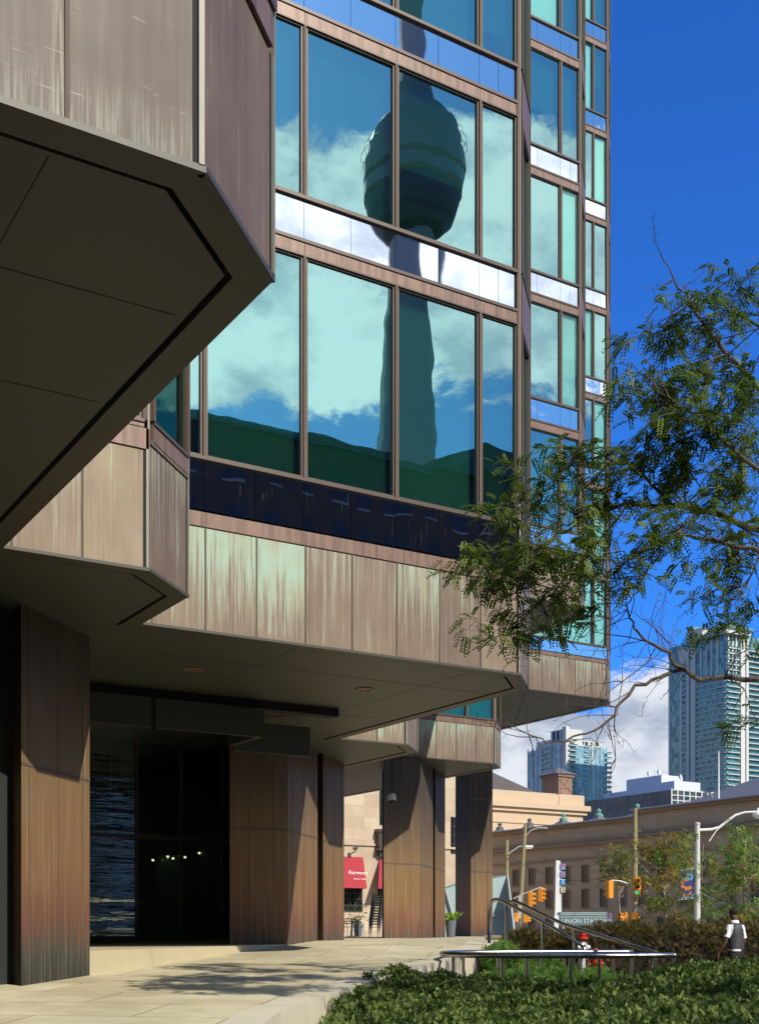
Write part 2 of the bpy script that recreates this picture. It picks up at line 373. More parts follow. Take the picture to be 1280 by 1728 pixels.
# ------------------------------------------------------------------ ground
def setting():
    g = MB(); g.face([(-1500, -1500, -1.66), (3000, -1500, -1.66), (3000, 3000, -1.66), (-1500, 3000, -1.66)])
    tag(g.build('ground', M['asphalt']), kind='structure')
    # road running past the station, with painted lines
    g = MB(); g.face([(52, -200, -1.62), (74, -200, -1.62), (74, 400, -1.62), (52, 400, -1.62)])
    tag(g.build('road', plain('street_asphalt', (.07, .07, .068), .85, 0, .15, 1.5)), kind='structure')
    g = MB()
    for y in range(-60, 240, 6): g.box(62.9, 63.05, y, y + 3, -1.62, -1.612)
    tag(g.build('road_markings', plain('white_road_paint', (.75, .75, .72), .6)), kind='structure')
    g = MB(); g.box(74, 98, -60, 200, -1.62, -1.48); g.box(30, 52, -60, 120, -1.62, -1.49)
    tag(g.build('pavement', paving('grey_pavement', (.28, .26, .23), (.36, .34, .3), (.2, .18, .16), 1.2)), kind='structure')
    # plaza: tilted sheet near, flat sheet beyond, its right edge curving round the planting bed
    edge = [onpl(u, v) for u, v in ((395, 1775), (440, 1728), (468, 1708), (520, 1690), (560, 1676), (600, 1662), (650, 1648), (700, 1634), (760, 1618), (800, 1604), (815, 1592))]
    far = dl(32.5, 2.75, -.25)
    left = [dl(11.2, -14, gz(11.2)), dl(32.5, -30, -.25)]
    g = MB(); g.face([left[0]] + [Vector(p) for p in edge] + [far, left[1]])
    fe = [dl(32.5, 2.75, -.25), dl(34, 3.6, -.25), dl(38, 4.6, -.25), dl(60, 7.6, -.25), dl(62, -40, -.25), dl(32.5, -30, -.25)]
    g.face(fe)
    full = edge + fe[:4]
    for a, b in zip(full, full[1:]):      # retaining face down to the bed
        g.face([Vector((a.x, a.y, a.z - .01)), Vector((a.x, a.y, -1.66)), Vector((b.x, b.y, -1.66)), Vector((b.x, b.y, b.z - .01))])
    tag(g.build('plaza', M['plaza']), kind='structure')
    # raised level floor between the columns, with its small riser
    g = MB(); P = [(6.35, 19.5), (14.5, 27.6), (16.2, 29.35), (22, 34), (22, 45), (-25, 45), (-25, 18.95), (5.8, 18.95)]
    g.prism(P, -1.3, -.315)
    tag(g.build('entrance_floor', M['smooth']), kind='structure')
    # kerb stones along the curve
    g = MB(); n = len(full)
    for i in range(n - 1):
        a, b = full[i], full[i + 1]
        def inn(j):
            p = full[max(j - 1, 0)]; q = full[min(j + 1, n - 1)]; t = Vector((q.x - p.x, q.y - p.y)).normalized(); nn = Vector((-t.y, t.x)); return nn
        na, nb = inn(i), inn(i + 1)
        for o0, o1 in ((-.04, .42),):
            A0 = Vector((a.x - na.x * .04, a.y - na.y * .04, a.z)); A1 = Vector((a.x + na.x * .42, a.y + na.y * .42, a.z)); B0 = Vector((b.x - nb.x * .04, b.y - nb.y * .04, b.z)); B1 = Vector((b.x + nb.x * .42, b.y + nb.y * .42, b.z))
            lo = Vector((0, 0, -.55)); up = Vector((0, 0, .012))
            g.hexa([A0 + lo, B0 + lo, B1 + lo, A1 + lo, A0 + up, B0 + up, B1 + up, A1 + up])
    tag(g.build('kerb', M['curb']), kind='structure')
setting()

# ------------------------------------------------------------------ the office building
ZS = 4.76
bld = empty('office_building', (20, 30, -.3), 'stepped office tower clad in weathered copper with teal mirror windows and sawtooth corners', 'building')
chain1 = [(-16, 7.23), (3.15, 7.23), (4.10, 8.18), (4.10, 15.6), (6.0, 15.6), (6.95, 16.55), (6.95, 18.35), (14.3, 18.35), (15.28, 19.33), (15.28, 26.8), (17.25, 26.8), (18.2, 27.75), (18.2, 29.45)]
chain2 = [(18.2, 29.45), (25.3, 29.45), (26.3, 30.45), (26.3, 38.0)]
chain3 = [(29.38, 38.95), (29.38, 40.6), (36.4, 40.6), (37.4, 41.6), (37.4, 60)]
lowbox = [(18.2, 38.0), (28.43, 38.0), (29.38, 38.95), (29.38, 51)]

def soffit(poly, z, name='soffit', joints=(), inset=.27):
    """poly: closed outline; panel sheet with a border band, a black reveal and the panel field."""
    n = len(poly)
    def off(d):
        out = []
        for i in range(n):
            p0 = Vector(poly[i - 1]); p1 = Vector(poly[i]); p2 = Vector(poly[(i + 1) % n])
            t1 = (p1 - p0).normalized(); t2 = (p2 - p1).normalized(); n1 = Vector((-t1.y, t1.x)); n2 = Vector((-t2.y, t2.x))
            m = (n1 + n2); m = m / max(m.dot(n1), .2) if m.length > 1e-3 else n1
            out.append(p1 + m * d)
        return out
    o0, o1, o2 = off(0.0), off(inset), off(inset + .055)
    b = MB()
    for i in range(n):
        j = (i + 1) % n
        b.face([(o0[i].x, o0[i].y, z), (o1[i].x, o1[i].y, z), (o1[j].x, o1[j].y, z), (o0[j].x, o0[j].y, z)])
        b.face([(o1[i].x, o1[i].y, z), (o1[i].x, o1[i].y, z + .06), (o1[j].x, o1[j].y, z + .06), (o1[j].x, o1[j].y, z)])
    b.build('soffit_border', M['trimdark'], bld)
    g = MB(); g.face([(p.x, p.y, z + .06) for p in o1]); g.build('soffit_reveal', M['groove'], bld)
    s = MB(); s.face([(p.x, p.y, z + .012) for p in reversed(o2)])
    for i in range(n):
        j = (i + 1) % n; s.face([(o2[i].x, o2[i].y, z + .012), (o2[i].x, o2[i].y, z + .055), (o2[j].x, o2[j].y, z + .055), (o2[j].x, o2[j].y, z + .012)])
    so = s.build(name, M['soffit'], bld)
    if joints:
        g = MB()
        for (x0, y0, x1, y1) in joints: g.box(min(x0, x1) - .003, max(x0, x1) + .003, min(y0, y1) - .003, max(y0, y1) + .003, z + .009, z + .013)
        g.build('panel_joint', M['groove'], so)
M['trimdark'] = plain('dark_copper_soffit_border', (.065, .062, .045), .5, .1, .2, 4)
j1 = [(2.27, 7.6, 2.27, 30), (-3.13, 7.6, -3.13, 30), (-16, 9.05, 3.7, 9.05), (-16, 10.9, 3.7, 10.9), (-16, 14.5, 3.7, 14.5),
      (9.8, 18.7, 9.8, 26), (13.4, 18.7, 13.4, 30), (7.3, 20.2, 14.9, 20.2), (7.3, 23.8, 14.9, 23.8)]
soffit(chain1 + [(18.2, 44), (-16, 44)], ZS, joints=j1)
soffit([(18.23, 29.45)] + chain2[1:] + [(18.23, 37.97)], 9.98)
soffit([(29.41, 40.6)] + chain3[2:] + [(29.41, 60)], 9.98)
soffit([(18.23, 38.0)] + lowbox[1:] + [(18.23, 51)], 6.35)

def fascia(a, b, z0, z1, strip, mat='fascia', pats=None, pw=.9, anchor=None, tones=None, base_t=.5):
    fr = Frame(a, b); L = fr.L; g = MB()
    xs = [0.0]; s = (anchor if anchor is not None else L) % pw
    while s < L - .02:
        if s > .02: xs.append(s)
        s += pw
    xs.append(L)
    for i in range(len(xs) - 1):
        rp = random.Random(int(a[0] * 31 + a[1] * 17 + i * 7)); pp = pats[i % len(pats)] if pats else rp.choice([.45, .6, .75, .85, .5])
        tt = tones[i % len(tones)] if tones else base_t + rp.uniform(-.15, .15)
        g.fbox(fr, xs[i] + .006, xs[i + 1] - .006, -.05, 0, z0 + .03, z1, tone=tt, pat=pp)
    o = g.build('fascia', M[mat], bld)
    # seams: thin standing ribs, pale worn lip along the bottom, dark backing
    g = MB()
    for x in xs[1:-1]: g.fbox(fr, x - .014, x + .014, 0, .012, z0 + .03, z1, tone=.35, pat=.3)
    g.fbox(fr, 0, L, -.12, -.0502, z0 + .015, z1, tone=.2, pat=0)
    if g.v: g.build('seam', M['mull'], o)
    g = MB(); g.fbox(fr, -.002, L + .002, -.05, .016, z0 - .012, z0 + .03); g.build('drip_edge', M['trimdark'], o)
    g = MB(); g.fbox(fr, L - .05, L - .012, 0, .022, z0 + .03, strip or z1); g.build('corner_edge', M['pale'], bld)
    g = MB(); g.fbox(fr, L - .085, L - .052, 0, .004, z0 + .03, strip or z1); g.build('corner_joint', M['groove'], bld)
    if strip:
        g = MB(); 
        for i in range(0, len(xs) - 1, 2): g.fbox(fr, xs[i] + .004, xs[min(i + 2, len(xs) - 1)] - .004, -.04, .022, z1 + .0, strip, tone=.45, pat=.2)
        g.build('copper_band', M['trim'], bld)
    return fr

def window(fr, s0, s1, z0, z1, kind):
    g = MB(); t = .032
    g.fbox(fr, s0, s0 + t, -.08, .02, z0, z1); g.fbox(fr, s1 - t, s1, -.08, .02, z0, z1)
    g.fbox(fr, s0 + t, s1 - t, -.08, .02, z0, z0 + t * .8); g.fbox(fr, s0 + t, s1 - t, -.08, .02, z1 - t * .8, z1)
    o = g.build('window', M['bronze'], bld)
    r = random.Random(int(s0 * 97 + z0 * 13 + fr.a.x * 7 + fr.a.y)); k = .0032
    g = MB()
    for q, (off, kk) in enumerate(((-.02, k), (-.05, k * 2.2))[:1 if kind == 'roller' else 2]):
        tx, tz = r.uniform(-kk, kk), r.uniform(-kk, kk); a0, a1, b0, b1 = s0 + t, s1 - t, z0 + t * .8, z1 - t * .8
        w2, h2 = (a1 - a0) / 2, (b1 - b0) / 2
        f = lambda a, z: fr.p(a, off + tx * (a - (a0 + a1) / 2) + tz * (z - (b0 + b1) / 2), z)
        g.face([f(a0, b0), f(a1, b0), f(a1, b1), f(a0, b1)], mi=q)
    g.build('pane', [M['clear'] if kind == 'roller' else M['greeng'] if kind == 'green' else M['glass'], M['greeng'] if kind == 'green' else M['clear'] if kind == 'roller' else M['glass2']], o)
    if kind == 'roller':
        g = MB(); g.fbox(fr, s0 + t, s1 - t - .04, -.10, -.085, z0 + t, z1 - t - .02); g.build('blind', M['roller'], o)
    elif kind in ('blind', 'green'):
        g = MB(); g.fbox(fr, s0 + t + .02, s1 - t - .02, -.20, -.18, z0 + t, z1 - t); g.build('blind', M['blind'], o)
    if kind == 'none' and r.random() < .85:
        g = MB(); g.fbox(fr, s0 + t + .02, s1 - t - .02, -.24, -.22, z1 - t - (z1 - z0 - 2 * t) * r.choice([1, 1, .8, .55]), z1 - t); g.build('added_screen', M['added_screen'], o)  # sheet added behind the glass so sunlit colour lightens the pane
    g = MB(); g.face([fr.p(s0, -.6, z0), fr.p(s1, -.6, z0), fr.p(s1, -.6, z1), fr.p(s0, -.6, z1)])
    g.face([fr.p(s0, -.6, z0), fr.p(s1, -.6, z0), fr.p(s1, -.21, z0), fr.p(s0, -.21, z0)]); g.face([fr.p(s0, -.6, z1), fr.p(s1, -.6, z1), fr.p(s1, -.21, z1), fr.p(s0, -.21, z1)])
    g.build('interior', M['room'], o)

def facade(a, b, rows, bays, top, kinds, span=True, bottom=None):
    """rows: (sill, head); bays: along positions of the mullions"""
    fr = Frame(a, b); kk = 0
    for ri, (z0, z1) in enumerate(rows):
        for i in range(len(bays) - 1):
            window(fr, bays[i] + .03, bays[i + 1] - .03, z0, z1, kinds(ri, i)); kk += 1
        zp = rows[ri - 1][1] if ri else bottom
        if zp is None: continue
        if span:
            g = MB()
            for i in range(len(bays) - 1):
                m = (bays[i] + bays[i + 1]) / 2; q = random.Random(ri * 13 + i + int(a[0]))
                for s0, s1 in ((bays[i], m), (m, bays[i + 1])):
                    e = q.uniform(-.0015, .0015)
                    zz0, zz1 = (zp + .02 if ri == 0 else zp + .47 * 0 + .30), z0 - .06
                    g.face([fr.p(s0 + .004, .0 + e, zz0), fr.p(s1 - .004, .0 - e, zz0), fr.p(s1 - .004, .0 - e, zz1), fr.p(s0 + .004, .0 + e, zz1)])
            g.build('spandrel_glass', M['span'], bld)
            if ri:
                g = MB(); 
                for i in range(len(bays) - 1): g.fbox(fr, bays[i] + .003, bays[i + 1] - .003, -.05, .03, zp + .03, zp + .235)
                g.build('copper_band', M['trim'], bld)
            g = MB(); g.fbox(fr, bays[0], bays[-1], -.07, .055, z0 - .06, z0 - .005)
            if ri: g.fbox(fr, bays[0], bays[-1], -.07, .05, zp + .002, zp + .03); g.fbox(fr, bays[0], bays[-1], -.07, .05, zp + .24, zp + .295)
            g.build('sill', M['bronze'], bld)
        else:
            g = MB(); g.fbox(fr, bays[0], bays[-1], -.05, .03, zp + .03, z0 - .05); g.build('copper_band', M['trim'], bld)
            g = MB(); g.fbox(fr, bays[0], bays[-1], -.07, .05, z0 - .05, z0 - .004); g.build('sill', M['bronze'], bld)
    for i, s in enumerate(bays):
        g = MB(); e = 0.0
        zb = rows[0][0]
        g.fbox(fr, s - .027, s + .027, -.08, .05, zb, rows[0][1])
        for (z0, z1) in rows[1:]: g.fbox(fr, s - .027, s + .027, -.08, .05, z0, z1)
        g.build('mullion', M['mull'], bld)
    # corner posts full height, inside backing so no light leaks
    g = MB(); g.fbox(fr, fr.L - .10, fr.L - .035, -.1, .045, rows[0][0] - .02, top); g.build('corner_post', M['mull'], bld)
    g = MB(); g.fbox(fr, fr.L - .028, fr.L + .0, -.1, .02, (bottom or rows[0][0]) + .0, top); g.build('corner_edge', M['pale'], bld)
    g = MB(); g.fbox(fr, 0, fr.L, -.72, -.62, (bottom or rows[0][0]) - .1, top); g.build('core_wall', M['dark'], bld)
    return fr

sills = [12.24 + 3.8 * k for k in range(12)]
rowsM = [(7.55, 11.22)] + [(s, s + 2.83) for s in sills[:3]]
# main face: fascia, dark spandrel row, tall mezzanine windows, regular windows above
fascia((6.95, 18.35), (14.3, 18.35), ZS, 6.43, 6.66, pats=[.12, .72, .80, .95, .45, .38, .66, .35], tones=[.82, .55, .62, .6, .6, .55, .5, .32])
facade((6.95, 18.35), (14.3, 18.35), rowsM, [.0, 1.02, 2.82, 4.62, 6.42, 7.28], 24, lambda r, i: {(0, 2): 'blind', (0, 3): 'blind', (0, 1): 'blind'}.get((r, i), 'none'), bottom=6.68)
# chamfer of the main face
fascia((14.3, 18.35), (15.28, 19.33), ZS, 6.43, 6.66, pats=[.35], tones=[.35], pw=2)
facade((14.3, 18.35), (15.28, 19.33), [(6.8, 11.22)] + rowsM[1:], [.08, 1.30], 24, lambda r, i: 'none', span=False, bottom=6.66)
# small step to the left of the main face
fascia((4.10, 15.6), (6.0, 15.6), ZS, 6.35, 6.62, pats=[.95, .55, .25], tones=[.55, .75, .95], pw=.9)
facade((4.10, 15.6), (6.0, 15.6), [(6.74, 11.2)] + rowsM[1:], [.0, .95, 1.82], 24, lambda r, i: 'blind', span=False, bottom=6.6)
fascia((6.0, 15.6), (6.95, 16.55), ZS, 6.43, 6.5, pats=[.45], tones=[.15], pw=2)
facade((6.0, 15.6), (6.95, 16.55), [(6.76, 11.2)] + rowsM[1:], [.08, 1.27], 24, lambda r, i: 'green', span=False, bottom=6.45)
# near overhanging mass
fascia((-16, 7.23), (3.15, 7.23), ZS, 6.43, 6.66, mat='scr', anchor=16 + 2.27 - .0)
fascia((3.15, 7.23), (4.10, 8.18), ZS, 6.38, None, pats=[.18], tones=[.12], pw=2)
facade((-16, 7.23), (3.15, 7.23), rowsM, [-.0, 3, 6, 9, 10.7, 12.5, 14.3, 16.1, 17.9, 19.05], 24, lambda r, i: 'none', bottom=6.68)
facade((3.15, 7.23), (4.10, 8.18), [(6.72, 11.22)] + rowsM[1:], [.08, 1.26], 24, lambda r, i: 'none', span=False, bottom=6.38)
# the step behind the main corner
fascia((15.28, 26.8), (17.25, 26.8), ZS, 6.40, 6.62, pats=[.97, .9, .9], tones=[.6, .55])
fascia((17.25, 26.8), (18.2, 27.75), ZS, 6.43, 6.62, pats=[.3], tones=[.3], pw=2)
# second corner
fascia((18.2, 29.45), (25.3, 29.45), 9.98, 11.42, 11.6, pats=[.5, .35, .4, .4], tones=[.55, .4])
fascia((25.3, 29.45), (26.3, 30.45), 9.98, 11.42, 11.6, pats=[.3], tones=[.3], pw=2)
k2 = {(0, 4): 'none', (1, 4): 'none', (3, 4): 'none', (3, 5): 'roller', (4, 4): 'roller', (5, 4): 'roller'}
facade((18.2, 29.45), (25.3, 29.45), [(s, s + 2.83) for s in sills[:6]], [.9, 2.7, 4.5, 6.3, 7.04], 38, lambda r, i: {(5, 2): 'roller', (4, 2): 'roller', (2, 3): 'roller', (3, 3): 'none', (1, 3): 'roller', (5, 3): 'none', (0, 1): 'blind'}.get((r, i), 'none'), bottom=11.62)
facade((25.3, 29.45), (26.3, 30.45), [(s, s + 2.83) for s in sills[:6]], [.08, 1.33], 38, lambda r, i: 'none', span=False, bottom=11.62)
# third corner
fascia((29.38, 40.6), (36.4, 40.6), 9.98, 11.5, 11.66, pats=[.55, .4, .6, .5], tones=[.3, .25, .35])
fascia((36.4, 40.6), (37.4, 41.6), 9.98, 11.5, 11.66, pats=[.35], tones=[.2], pw=2)
k3 = {(0, 2): 'roller', (0, 3): 'roller', (0, 1): 'roller', (1, 3): 'roller', (2, 3): 'roller', (3, 2): 'roller', (5, 3): 'roller', (7, 2): 'roller', (6, 2): 'roller'}
facade((29.38, 40.6), (36.4, 40.6), [(s, s + 2.83) for s in sills[:9]], [.85, 2.65, 4.45, 6.2, 6.96], 50, lambda r, i: k3.get((r, i), 'none'), bottom=11.68)
facade((36.4, 40.6), (37.4, 41.6), [(s, s + 2.83) for s in sills[:9]], [.08, 1.33], 50, lambda r, i: 'none', span=False, bottom=11.68)
# low box between the second and third corner
fascia((18.2, 38.0), (28.43, 38.0), 6.35, 7.75, 7.95, pats=[.6, .5, .72, .78, .55], tones=[.45, .3, .35])
fascia((28.43, 38.0), (29.38, 38.95), 6.35, 7.75, 7.95, pats=[.45], tones=[.35], pw=2)
facade((18.2, 38.0), (28.43, 38.0), [(8.02, 10.9)], [6.0, 7.3, 8.9, 10.15], 13, lambda r, i: 'green', bottom=7.95, span=False)
facade((28.43, 38.0), (29.38, 38.95), [(8.02, 10.9)], [.08, 1.26], 13, lambda r, i: 'green', bottom=7.95, span=False)
def sidewalls():       # plain clad side walls that close the volumes
    g = MB()
    for (x, y0, y1, z0, z1) in ((4.10, 8.18, 15.6, ZS, 24), (6.95, 16.55, 18.35, ZS, 24), (15.28, 19.33, 26.8, ZS, 24), (18.2, 27.75, 40, ZS, 24), (26.3, 30.45, 38, 9.98, 38), (29.38, 38.95, 51, 6.35, 9.9), (29.38, 38.95, 40.6, 9.98, 50), (37.4, 41.6, 60, 9.98, 50)):
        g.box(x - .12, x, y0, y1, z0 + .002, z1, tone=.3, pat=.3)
    g.box(15.28, 17.25, 26.9, 27.0, 6.62, 24, tone=.4); g.hexa([(17.2, 26.9, 6.62), (18.1, 27.8, 6.62), (18.0, 27.9, 6.62), (17.1, 27, 6.62), (17.2, 26.9, 24), (18.1, 27.8, 24), (18.0, 27.9, 24), (17.1, 27, 24)])
    g.build('side_wall', M['fascia'], bld)
    g = MB(); g.prism([(-16, 7.3), (3.1, 7.3), (4, 8.3), (4, 15.7), (6, 15.7), (6.85, 16.6), (6.85, 18.5), (14.2, 18.5), (15.1, 19.4), (15.1, 27), (18, 28), (18, 44), (-16, 44)], 23.98, 24.2)
    g.prism([(18.2, 29.6), (25.2, 29.6), (26.2, 30.6), (26.2, 44), (18.2, 44)], 37.9, 38.1); g.prism([(29.4, 40.8), (36.3, 40.8), (37.3, 41.8), (37.3, 60), (29.4, 60)], 49.9, 50.1)
    g.build('roof', M['dark'], bld)
sidewalls()
# soffit lights
for (u, v, z) in ((325, 1130, ZS), (615, 1164, ZS), (474, 1212, ZS), (907, 1178, 9.98)):
    d = z * FPX / (HV - v); p = pt(u, v, d); g = MB()
    g.lathe((p.x, p.y, z), [(.0, .006), (.13, .006), (.13, -.004), (.16, -.012), (.19, -.004), (.19, .012)], 20)
    g.build('downlight', M['lamp'] if 'lamp' in M else M['trim'], bld)
# hung bulkhead boxes over the entrance; black strip paints the shade in their gap
g = MB(); g.box(3.0, 11.2, 23.0, 23.12, 3.98, 4.52); g.box(11.2, 11.32, 23.0, 24.5, 3.98, 4.52); g.box(11.35, 13.2, 24.5, 24.62, 3.9, 4.55); g.build('bulkhead', plain('dark_bulkhead', (.05, .055, .045), .5), bld)
g = MB(); g.box(8.9, 8.98, 22.97, 23.0, 3.9, 4.6); g.box(3, 13.2, 23.2, 23.5, 4.6, 4.765); g.build('strap_and_gap_strip', M['groove'], bld)
# columns
def column(dx, dy, z1, first=True, left=True):
    def seamline(g, a, b, zb, zt, fr=None):
        f = Frame(a, b)
        return f
    zb = -1.2
    if left:
        a, b, c2 = (12.36 - 11.15 + dx, 15.8 + dy), (2.75 + dx, 15.8 + dy), (4.55 + dx, 17.6 + dy)
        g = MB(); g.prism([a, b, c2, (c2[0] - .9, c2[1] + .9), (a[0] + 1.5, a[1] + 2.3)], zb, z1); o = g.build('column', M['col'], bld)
        g = MB(); f = Frame(b, c2); f2 = Frame(a, b)
        for s in (.35, 1.35, 2.2): g.fbox(f, s - .009, s + .009, 0, .006, zb, z1)
        for s in (.5, 1.15): g.fbox(f2, s - .009, s + .009, 0, .006, zb, z1)
        for zz in (2.45,): g.fbox(f, 0, f.L, 0, .01, zz - .02, zz + .02); g.fbox(f2, 0, f2.L, 0, .01, zz - .02, zz + .02)
        g.build('seam', M['mull'], o)
    b, c2 = (5.03 + dx, 18.17 + dy), (6.56 + dx, 19.7 + dy)
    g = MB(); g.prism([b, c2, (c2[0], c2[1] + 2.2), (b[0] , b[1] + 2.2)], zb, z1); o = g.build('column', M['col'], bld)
    g = MB(); f = Frame(b, c2)
    for s in (.22, 1.1, 1.92): g.fbox(f, s - .009, s + .009, 0, .006, zb, z1)
    g.fbox(f, 0, f.L, 0, .01, 2.43, 2.47)
    g.build('seam', M['mull'], o)
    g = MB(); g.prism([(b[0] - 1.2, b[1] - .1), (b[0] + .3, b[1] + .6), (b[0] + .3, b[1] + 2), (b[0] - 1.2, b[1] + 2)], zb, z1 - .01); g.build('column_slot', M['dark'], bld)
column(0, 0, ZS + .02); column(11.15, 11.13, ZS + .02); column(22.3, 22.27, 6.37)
g = MB(); g.box(35.2, 36.5, 49, 50.3, -1.2, 10); o = g.build('column', M['col'], bld)
g = MB()
for s in (35.45, 36.2): g.box(s - .025, s + .025, 48.985, 49, -1.2, 10)
for z in (2.9, 6.4): g.box(35.2, 36.5, 48.985, 49, z - .03, z + .03)
g.build('seam', M['mull'], o)
# entrance glass wall, doors and dark lobby
def entrance():
    fr = Frame((2, 30.0), (13.9, 30.0)); g = MB()
    g.face([fr.p(0, 0, -.24), fr.p(11.9, 0, -.24), fr.p(11.9, 0, ZS), fr.p(0, 0, ZS)])
    o = g.build('entrance_glazing', M['entry'], bld)
    g = MB()
    for s in (4.2, 5.9, 7.6, 9.2, 10.4, 11.55): g.fbox(fr, s - .03, s + .03, -.02, .05, -.24, ZS)
    g.fbox(fr, 0, 11.9, -.02, .06, -.24, -.12); g.fbox(fr, 0, 11.9, -.02, .06, 2.35, 2.43)
    g.build('frame', M['bronze'], o)
    g = MB(); g.box(-16, 13.9, 34.5, 34.6, -.24, ZS); g.box(13.6, 13.75, 30.1, 44, -.24, ZS); g.box(-16, 2, 30, 30.1, -.24, ZS); g.box(6.9, 8.1, 27.9, 29.9, -.243, ZS); g.box(13.75, 17.6, 31.6, 44, -.24, ZS)
    g.build('lobby_wall', M['dark'], bld)
    lm = NT('lit_lobby_lamp'); lm.col((.9, .8, .6)); lm.b.inputs['Emission Color'].default_value = (1, .8, .5, 1); lm.b.inputs['Emission Strength'].default_value = 3
    for (u, v, Y) in ((283, 1446, 31.6), (292, 1449, 32.0), (336, 1440, 31.5), (258, 1452, 31.8), (349, 1496, 32), (312, 1447, 31.4), (366, 1583, 31.2), (352, 1582, 31.0)):
        X = xony(u, Y); d = CF * X + SF * Y; g = MB(); g.lathe((X, Y, (HV - v) / FPX * d), [(0, -.03), (.035, -.02), (.035, .02), (0, .03)], 8); g.build('lobby_lamp', lm.m, bld)
    g = MB(); g.box(9.2, 12.2, 32.6, 33.3, -.3, .75); g.box(9.1, 12.3, 32.5, 33.4, .75, .8); g.build('reception_desk', plain('grey_desk', (.12, .15, .14), .4), bld)
    g = MB(); g.box(12.6, 13.4, 32.2, 32.25, -.3, 2.1); g.box(11.0, 11.06, 31.4, 31.46, -.3, 4.7); g.box(8.2, 13.3, 33.0, 33.06, 2.6, 2.75); g.build('inner_glass_screen', plain('teal_inner_glass', (.10, .24, .22), .1), bld)
entrance()

# ------------------------------------------------------------------ things reflected in the glass and blocks added to cut sky light (they stand behind the camera)
def pyramid(mb, cx, cy, z, hx, hy, h, **k):
    P = [(cx - hx, cy - hy, z), (cx + hx, cy - hy, z), (cx + hx, cy + hy, z), (cx - hx, cy + hy, z)]
    for i in range(4): mb.face([P[i], P[(i + 1) % 4], (cx, cy, z + h)], **k)
def behind():
    v = pt(697, 300, 557); x, y = v.x, 2 * 18.35 - v.y
    t = empty('observation_tower', (x, y, -1.6), 'very tall concrete observation tower with a round pod, mirrored in the windows', 'tower')
    k = plain('tower_concrete', (.30, .30, .27), .85, 0, .15, .05)
    zz = lambda vv: (HV - vv) / FPX * 557
    g = MB(); g.lathe((x, y, 0), [(26, -1.6), (19, 60), (15, 150), (13.2, zz(720)), (12.2, zz(600)), (10.5, zz(500)), (8.5, zz(420)), (7.5, zz(395))], 12); g.build('shaft', k, t)
    g = MB(); g.lathe((x, y, 0), [(8, zz(400)), (12, zz(395)), (16.5, zz(376)), (19, zz(356)), (20, zz(342)), (19.6, zz(334))], 28); g.build('radome', plain('dark_radome', (.10, .12, .12), .6), t)
    g = MB(); g.lathe((x, y, 0), [(19.6, zz(334)), (21.4, zz(328)), (21.4, zz(305)), (20, zz(303)), (21.6, zz(296)), (21.6, zz(270)), (19.8, zz(267)), (19.8, zz(246)), (18.6, zz(240)), (18, zz(222)), (15, zz(205)), (13, zz(196)), (9.5, zz(186)), (8, zz(176)), (7.5, zz(150))], 28)
    o = g.build('pod', plain('pod_cladding', (.24, .26, .24), .5), t)
    g = MB()
    for i in range(24):
        a = i / 24 * 2 * math.pi; c, s = math.cos(a), math.sin(a)
        g.tube([(x + 21 * c, y + 21 * s, zz(265)), (x + 22.4 * c, y + 22.4 * s, zz(258)), (x + 22.2 * c, y + 22.2 * s, zz(248)), (x + 19.5 * c, y + 19.5 * s, zz(238))], .12, 4)
    g.build('railing', k, o)
    g = MB(); g.lathe((x, y, 0), [(7.5, zz(150)), (6.5, zz(60)), (6, zz(-60))], 12); g.lathe((x, y, 0), [(6, zz(-60)), (9, zz(-65)), (9, zz(-90)), (5, zz(-95))], 16); g.lathe((x, y, 0), [(3, zz(-95)), (1, zz(-450))], 8)
    g.build('mast', k, t)
    bm = brickmat('dark_brown_brick', (.045, .026, .016), (.06, .036, .022), .24, .08, (.06, .05, .04), .006)
    t = empty('brick_office_block', (50, -66, -1.6), 'tall dark brown brick block with rows of small windows, mirrored in the lowest windows', 'building')
    g = MB(); g.box(24, 66, -80, -60, -1.6, 43); g.box(66.02, 92, -80, -60.05, -1.6, 43.4); g.build('wall', bm, t)
    g = MB(); g.prism([(65.5, -59.5), (92.5, -59.5), (92.5, -80), (65.5, -80)], 43.4, 43.9)
    g.face([(65.5, -59.5, 43.9), (70.6, -59.5, 46.3), (70.6, -80, 46.3), (65.5, -80, 43.9)]); g.face([(70.6, -59.5, 46.3), (84, -59.5, 44.2), (84, -80, 44.2), (70.6, -80, 46.3)])
    g.face([(65.5, -59.5, 43.9), (84, -59.5, 43.9), (84, -59.5, 44.2), (70.6, -59.5, 46.3)]); g.box(24, 65.4, -80, -59.6, 42.6, 43.3)
    g.build('roof', plain('slate_roof', (.04, .05, .048), .7), t)
    wg = plain('window_blue_glass', (.012, .016, .022), .7, 0); fm = plain('pale_window_sill', (.25, .23, .2), .8)
    for r in range(7):
        for c_ in range(12):
            cx = 38 + c_ * 3.35; z0 = 15 + r * 3.9
            g = MB(); g.box(cx - .7, cx + .7, -60.0, -59.98, z0, z0 + 2.0); o = g.build('window', wg, t)
            g = MB(); g.box(cx - .8, cx + .8, -60.0, -59.85, z0 - .16, z0 - .003); g.build('sill', fm, o)
behind()
